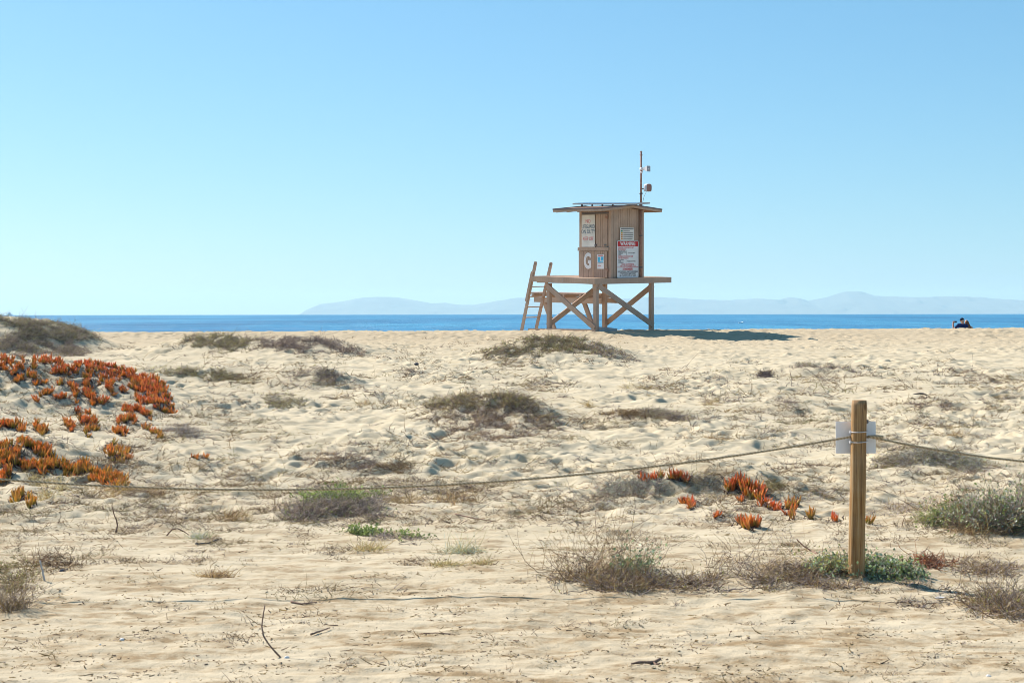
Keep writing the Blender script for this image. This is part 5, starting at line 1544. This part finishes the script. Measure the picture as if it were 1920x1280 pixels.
# frame: x right, y away (towards the sea), z up; seat at z = 0
J = [((0, 0, .10), (.17, .12)), ((.01, .02, .30), (.16, .11)), ((.02, .04, .47), (.19, .11)), ((.015, .05, .57), (.10, .08)), ((.0, .06, .62), (.06, .06)), ((-.015, .075, .685), (.075, .085)), ((-.02, .08, .79), (.075, .09)),
     ((-.20, .05, .53), .07), ((-.29, .13, .42), .055), ((-.37, .20, .33), .047), ((-.395, .25, .44), .04), ((-.40, .28, .55), .036), ((-.39, .28, .63), .038),
     ((.21, .05, .50), .07), ((.30, .16, .30), .05), ((.22, .38, .20), .042), ((.10, .46, .20), .035),
     ((-.12, .16, .10), .095), ((-.18, .46, .34), .075), ((-.17, .72, .04), .05), ((-.17, .86, .0), .045),
     ((.12, .16, .10), .095), ((.18, .46, .34), .075), ((.17, .72, .04), .05), ((.17, .86, .0), .045)]
E = [(0, 1), (1, 2), (2, 3), (3, 4), (4, 5), (5, 6), (2, 7), (7, 8), (8, 9), (9, 10), (10, 11), (11, 12), (2, 13), (13, 14), (14, 15), (15, 16), (0, 17), (17, 18), (18, 19), (19, 20), (0, 21), (21, 22), (22, 23), (23, 24)]
skin_body('body', J, E, M['skin'], man)
JS = [((0, 0, .06), (.19, .14)), ((.01, .02, .28), (.19, .135)), ((.02, .04, .47), (.215, .13)), ((.012, .055, .575), (.10, .085)),
      ((-.21, .05, .52), .088), ((-.285, .12, .425), .075), ((-.325, .16, .375), .066), ((.215, .05, .49), .088), ((.30, .15, .32), .075), ((.28, .22, .26), .066)]
skin_body('shirt', JS, [(0, 1), (1, 2), (2, 3), (2, 4), (4, 5), (5, 6), (2, 7), (7, 8), (8, 9)], M['navy'], man)
JT = [((0, .04, .07), (.185, .13)), ((-.12, .16, .10), .115), ((-.18, .44, .33), .092), ((.12, .16, .10), .115), ((.18, .44, .33), .092)]
skin_body('shorts', JT, [(0, 1), (1, 2), (0, 3), (3, 4)], M['jean'], man)
# head details: face turned towards the phone (left)
hd = MB(); hc = Vector((-.02, .08, .742))
hd.ellipsoid(hc, (.082, .100, .118), 18, 14, 0)
nd = Vector((-.85, .45, 0)).normalized(); sdv = Vector((.45, .85, 0)).normalized()
hd.ellipsoid(hc + nd * .095 + Vector((0, 0, -.012)), (.018, .014, .022), 8, 6, 0)
for s in (-1, 1):
    hd.ellipsoid(hc + nd * .076 + sdv * (.032 * s) + Vector((0, 0, .012)), (.012, .010, .008), 8, 6, 1)
    hd.ellipsoid(hc + sdv * (.088 * s) - nd * .01 + Vector((0, 0, -.005)), (.012, .018, .03), 8, 6, 0)
hd.ellipsoid(hc + nd * .082 + Vector((0, 0, -.058)), (.012, .024, .006), 8, 6, 2)
hd.build('head', [M['skin'], M['cap'], M['brownface']], man)
MB().ellipsoid(hc + Vector((.012, -.015, .0)) - nd * .01, (.086, .097, .098), 16, 10).build('hair', M['greyhair'], man)
cp = MB(); cp.ellipsoid(hc + Vector((0, 0, .045)), (.094, .108, .088), 18, 10)
bc = hc + nd * .13 + Vector((0, 0, .05))
cp.ellipsoid(bc, (.07, .07, .010), 14, 6)
cp.build('cap', M['cap'], man)
# hand round the phone
hand = MB(); hp = Vector((-.395, .28, .635))
hand.ellipsoid(hp + Vector((.0, 0, .02)), (.032, .022, .045), 12, 8)
for k, (dz, ln) in enumerate(((.058, .078), (.036, .088), (.014, .082), (-.006, .062))):
    b0 = hp + Vector((.01, -.018, dz)); hand.tube([b0, b0 + Vector((.03, -.012, .004)), b0 + Vector((.055, -.004, .004)), b0 + Vector((.055 + ln * .25, .010, .002))], [.011, .010, .009, .007], 7)
hand.tube([hp + Vector((0, .015, .045)), hp + Vector((.03, .03, .075)), hp + Vector((.055, .028, .088))], [.013, .011, .008], 7)
hand.build('hand', M['skin'], man)
ph = MB().box((-.075, -.005, -.038), (.085, .006, .042)).box((-.068, -.0056, -.033), (.078, -.0051, .037), 1)
pho = ph.build('phone', [M['phone'], M['cyan']]); pho.location = (mx - .305, MD + .285, mz + .675); pho.rotation_euler = (0, 0, -.1)
pho.data.materials[1] = M['phone']
tag(pho, 'dark phone held up sideways in the seated man\'s left hand', 'phone')
wx = px_x(1816.0, MD + .1); 
wom = empty('person', (wx, MD + .1, mz - .05))
tag(wom, 'seated woman with long brown hair leaning on the man\'s shoulder', 'person', 'people sitting on the beach')
J = [((.03, 0, .10), (.16, .12)), ((.02, .02, .28), (.13, .10)), ((-.01, .04, .43), (.15, .10)), ((-.02, .05, .53), (.07, .07)), ((-.04, .06, .60), (.05, .05)), ((-.07, .07, .67), (.07, .08)), ((-.09, .08, .76), (.07, .085)),
     ((-.16, .06, .48), .058), ((-.20, .20, .30), .042), ((-.10, .38, .25), .034), ((.02, .44, .26), .032),
     ((.15, .05, .46), .058), ((.24, .14, .28), .042), ((.22, .34, .20), .034), ((.16, .46, .24), .03),
     ((-.08, .16, .09), .09), ((-.11, .46, .32), .07), ((-.10, .70, .03), .045), ((-.10, .84, 0), .04),
     ((.14, .16, .09), .09), ((.17, .46, .32), .07), ((.16, .70, .03), .045), ((.16, .84, 0), .04)]
E = [(0, 1), (1, 2), (2, 3), (3, 4), (4, 5), (5, 6), (2, 7), (7, 8), (8, 9), (9, 10), (2, 11), (11, 12), (12, 13), (13, 14), (0, 15), (15, 16), (16, 17), (17, 18), (0, 19), (19, 20), (20, 21), (21, 22)]
skin_body('body', J, E, M['skin'], wom)
skin_body('top', [((.03, 0, .05), (.18, .13)), ((.02, .02, .28), (.15, .12)), ((-.01, .04, .43), (.175, .12)), ((-.02, .05, .51), (.08, .07)), ((-.16, .06, .48), .072), ((-.19, .14, .38), .06), ((.15, .05, .46), .072), ((.20, .1, .37), .06)],
          [(0, 1), (1, 2), (2, 3), (2, 4), (4, 5), (2, 6), (6, 7)], M['cream'], wom)
hd = MB(); hc = Vector((-.085, .085, .715)); hd.ellipsoid(hc, (.074, .09, .108), 16, 12)
hd.ellipsoid(hc + Vector((-.01, .09, -.01)), (.014, .018, .02), 8, 6)
for s in (-1, 1): hd.ellipsoid(hc + Vector((.03 * s, .08, .012)), (.01, .008, .007), 8, 6, 1)
hd.ellipsoid(hc + Vector((0, .082, -.055)), (.02, .01, .006), 8, 6, 2)
hd.build('head', [M['skin'], M['cap'], M['red']], wom)
# hair: cap of the head flowing down the back to the right
hr = MB(); 
JH = [((-.09, .065, .775), (.085, .10)), ((-.07, .03, .70), (.10, .085)), ((-.02, -.015, .58), (.105, .06)), ((.05, -.06, .43), (.115, .05)), ((.10, -.09, .27), (.105, .045)), ((.12, -.10, .16), (.07, .03))]
skin_body('hair', JH, [(0, 1), (1, 2), (2, 3), (3, 4), (4, 5)], M['hair'], wom)

# ------------------------------------------------------------------ far ship and gull
def sea_z(d): return SEA - d * d / (2 * 6.371e6)
sd_ = 5600.0
shx = px_x(18, sd_)
ship = empty('ship', (shx, sd_, sea_z(sd_)))
tag(ship, 'tiny pale ship on the horizon at the far left', 'ship')
hl = MB(); hl.add([(-8, -2.5, -1), (8, -2.5, -1), (9.5, 0, -1), (8, 2.5, -1), (-8, 2.5, -1), (-8, -2.8, 3.2), (8.5, -2.8, 3.6), (11.5, 0, 4.2), (8.5, 2.8, 3.6), (-8, 2.8, 3.2)],
      [(0, 1, 6, 5), (1, 2, 7, 6), (2, 3, 8, 7), (3, 4, 9, 8), (4, 0, 5, 9), (5, 6, 7, 8, 9), (4, 3, 2, 1, 0)])
hl.build('hull', M['ship'], ship)
MB().box((-5, -2, 3.3), (4.5, 2, 6.6)).box((-3.5, -1.6, 6.6), (2.5, 1.6, 9.0)).build('deckhouse', M['ship'], ship)
MB().tube([(-.5, 0, 9), (-.5, 0, 12.5)], .35, 8).build('ship_mast', M['ship'], ship)
gd_ = 240.0
gp = Vector((px_x(1391, gd_), gd_, -(604.8 - hz(1391)) / F * gd_))
gull = empty('gull', gp); tag(gull, 'white gull gliding low over the water right of the tower', 'gull')
g = MB(); g.tube([(-.30, 0, -.02), (-.22, 0, 0), (-.05, 0, .0), (.12, 0, .02), (.22, 0, .05), (.30, 0, .04), (.36, 0, .03)], [.03, .06, .10, .10, .06, .055, .008], 10)
g.tube([(-.48, 0, -.02), (-.28, 0, -.015)], [.09, .05], 8); g.build('body', M['gull'], gull)
for s in (-1, 1):
    wv = []; 
    prof = [(0, .18, .02), (.25, .20, .14), (.50, .14, .10), (.75, .03, .02)]
    for (u, ch, dz) in prof:
        wv += [(.10 - .18 * u + ch * .5, s * (u + .05) * .8, dz + .012), (.10 - .18 * u - ch * .5, s * (u + .05) * .8, dz), (.10 - .18 * u + ch * .5, s * (u + .05) * .8, dz - .006)]
    fs = []
    for i in range(3):
        for k in range(3): fs.append((3 * i + k, 3 * i + (k + 1) % 3, 3 * i + 3 + (k + 1) % 3, 3 * i + 3 + k))
    MB().add(wv, fs).build('wing', M['gull'], gull)

# ------------------------------------------------------------------ light, sky, camera
SUN_AZ = math.radians(48.0)      # left of the viewing direction
SUN_EL = math.radians(38.0)
to_sun = Vector((-math.sin(SUN_AZ) * math.cos(SUN_EL), math.cos(SUN_AZ) * math.cos(SUN_EL), math.sin(SUN_EL)))
L = bpy.data.lights.new('sun', 'SUN'); L.energy = 5.0; L.angle = math.radians(0.53); L.color = (1.0, 0.925, 0.845)
lo = bpy.data.objects.new('sun', L); COL.objects.link(lo)
lo.rotation_euler = to_sun.to_track_quat('Z', 'Y').to_euler()
W = bpy.data.worlds.new('World'); SC.world = W; W.use_nodes = True
nt = W.node_tree
bg = nt.nodes['Background']
sky = nt.nodes.new('ShaderNodeTexSky'); sky.sky_type = 'NISHITA'; sky.sun_disc = False
sky.sun_elevation = SUN_EL; sky.sun_rotation = -SUN_AZ
sky.altitude = 0; sky.air_density = 1.0; sky.dust_density = 0.4; sky.ozone_density = 4.0
SKYMUL = (0.74, 0.975, 1.14)
SKYPOW = (0.9, 0.72, 0.7)
sepc = nt.nodes.new('ShaderNodeSeparateColor'); comb = nt.nodes.new('ShaderNodeCombineColor')
nt.links.new(sky.outputs[0], sepc.inputs[0]); nt.links.new(comb.outputs[0], bg.inputs[0])
SKYREF = 9.0
for i in range(3):
    m1 = N(nt, 'ShaderNodeMath', operation='DIVIDE', i_1=SKYREF); m2 = N(nt, 'ShaderNodeMath', operation='POWER', i_1=SKYPOW[i]); m3 = N(nt, 'ShaderNodeMath', operation='MULTIPLY', i_1=SKYREF * SKYMUL[i])
    nt.links.new(sepc.outputs[i], m1.inputs[0]); nt.links.new(m1.outputs[0], m2.inputs[0]); nt.links.new(m2.outputs[0], m3.inputs[0]); nt.links.new(m3.outputs[0], comb.inputs[i])
bg.inputs[1].default_value = 0.06

cam = bpy.data.cameras.new('camera'); co = bpy.data.objects.new('camera', cam); COL.objects.link(co)
cam.sensor_width = 36; cam.lens = F / 1920 * 36
cam.shift_y = -(640 - H0) / 1920.0
cam.clip_start = 0.1; cam.clip_end = 200000
co.location = (0, 0, 0)
co.rotation_mode = 'QUATERNION'
co.rotation_quaternion = (Matrix.Rotation(ROLL, 3, 'Y') @ Matrix.Rotation(PI / 2, 3, 'X')).to_quaternion()
cam.dof.use_dof = True; cam.dof.focus_distance = 45.0; cam.dof.aperture_fstop = 8.0
SC.camera = co
SC.render.engine = 'CYCLES'
SC.cycles.use_denoising = True
SC.cycles.filter_width = 0.85
SC.cycles.max_bounces = 8; SC.cycles.diffuse_bounces = 3; SC.cycles.glossy_bounces = 2; SC.cycles.transmission_bounces = 3; SC.cycles.volume_bounces = 1
SC.cycles.sample_clamp_indirect = 6
SC.view_settings.view_transform = 'Standard'; SC.view_settings.look = 'None'
SC.view_settings.exposure = 0.8; SC.view_settings.gamma = 1.0
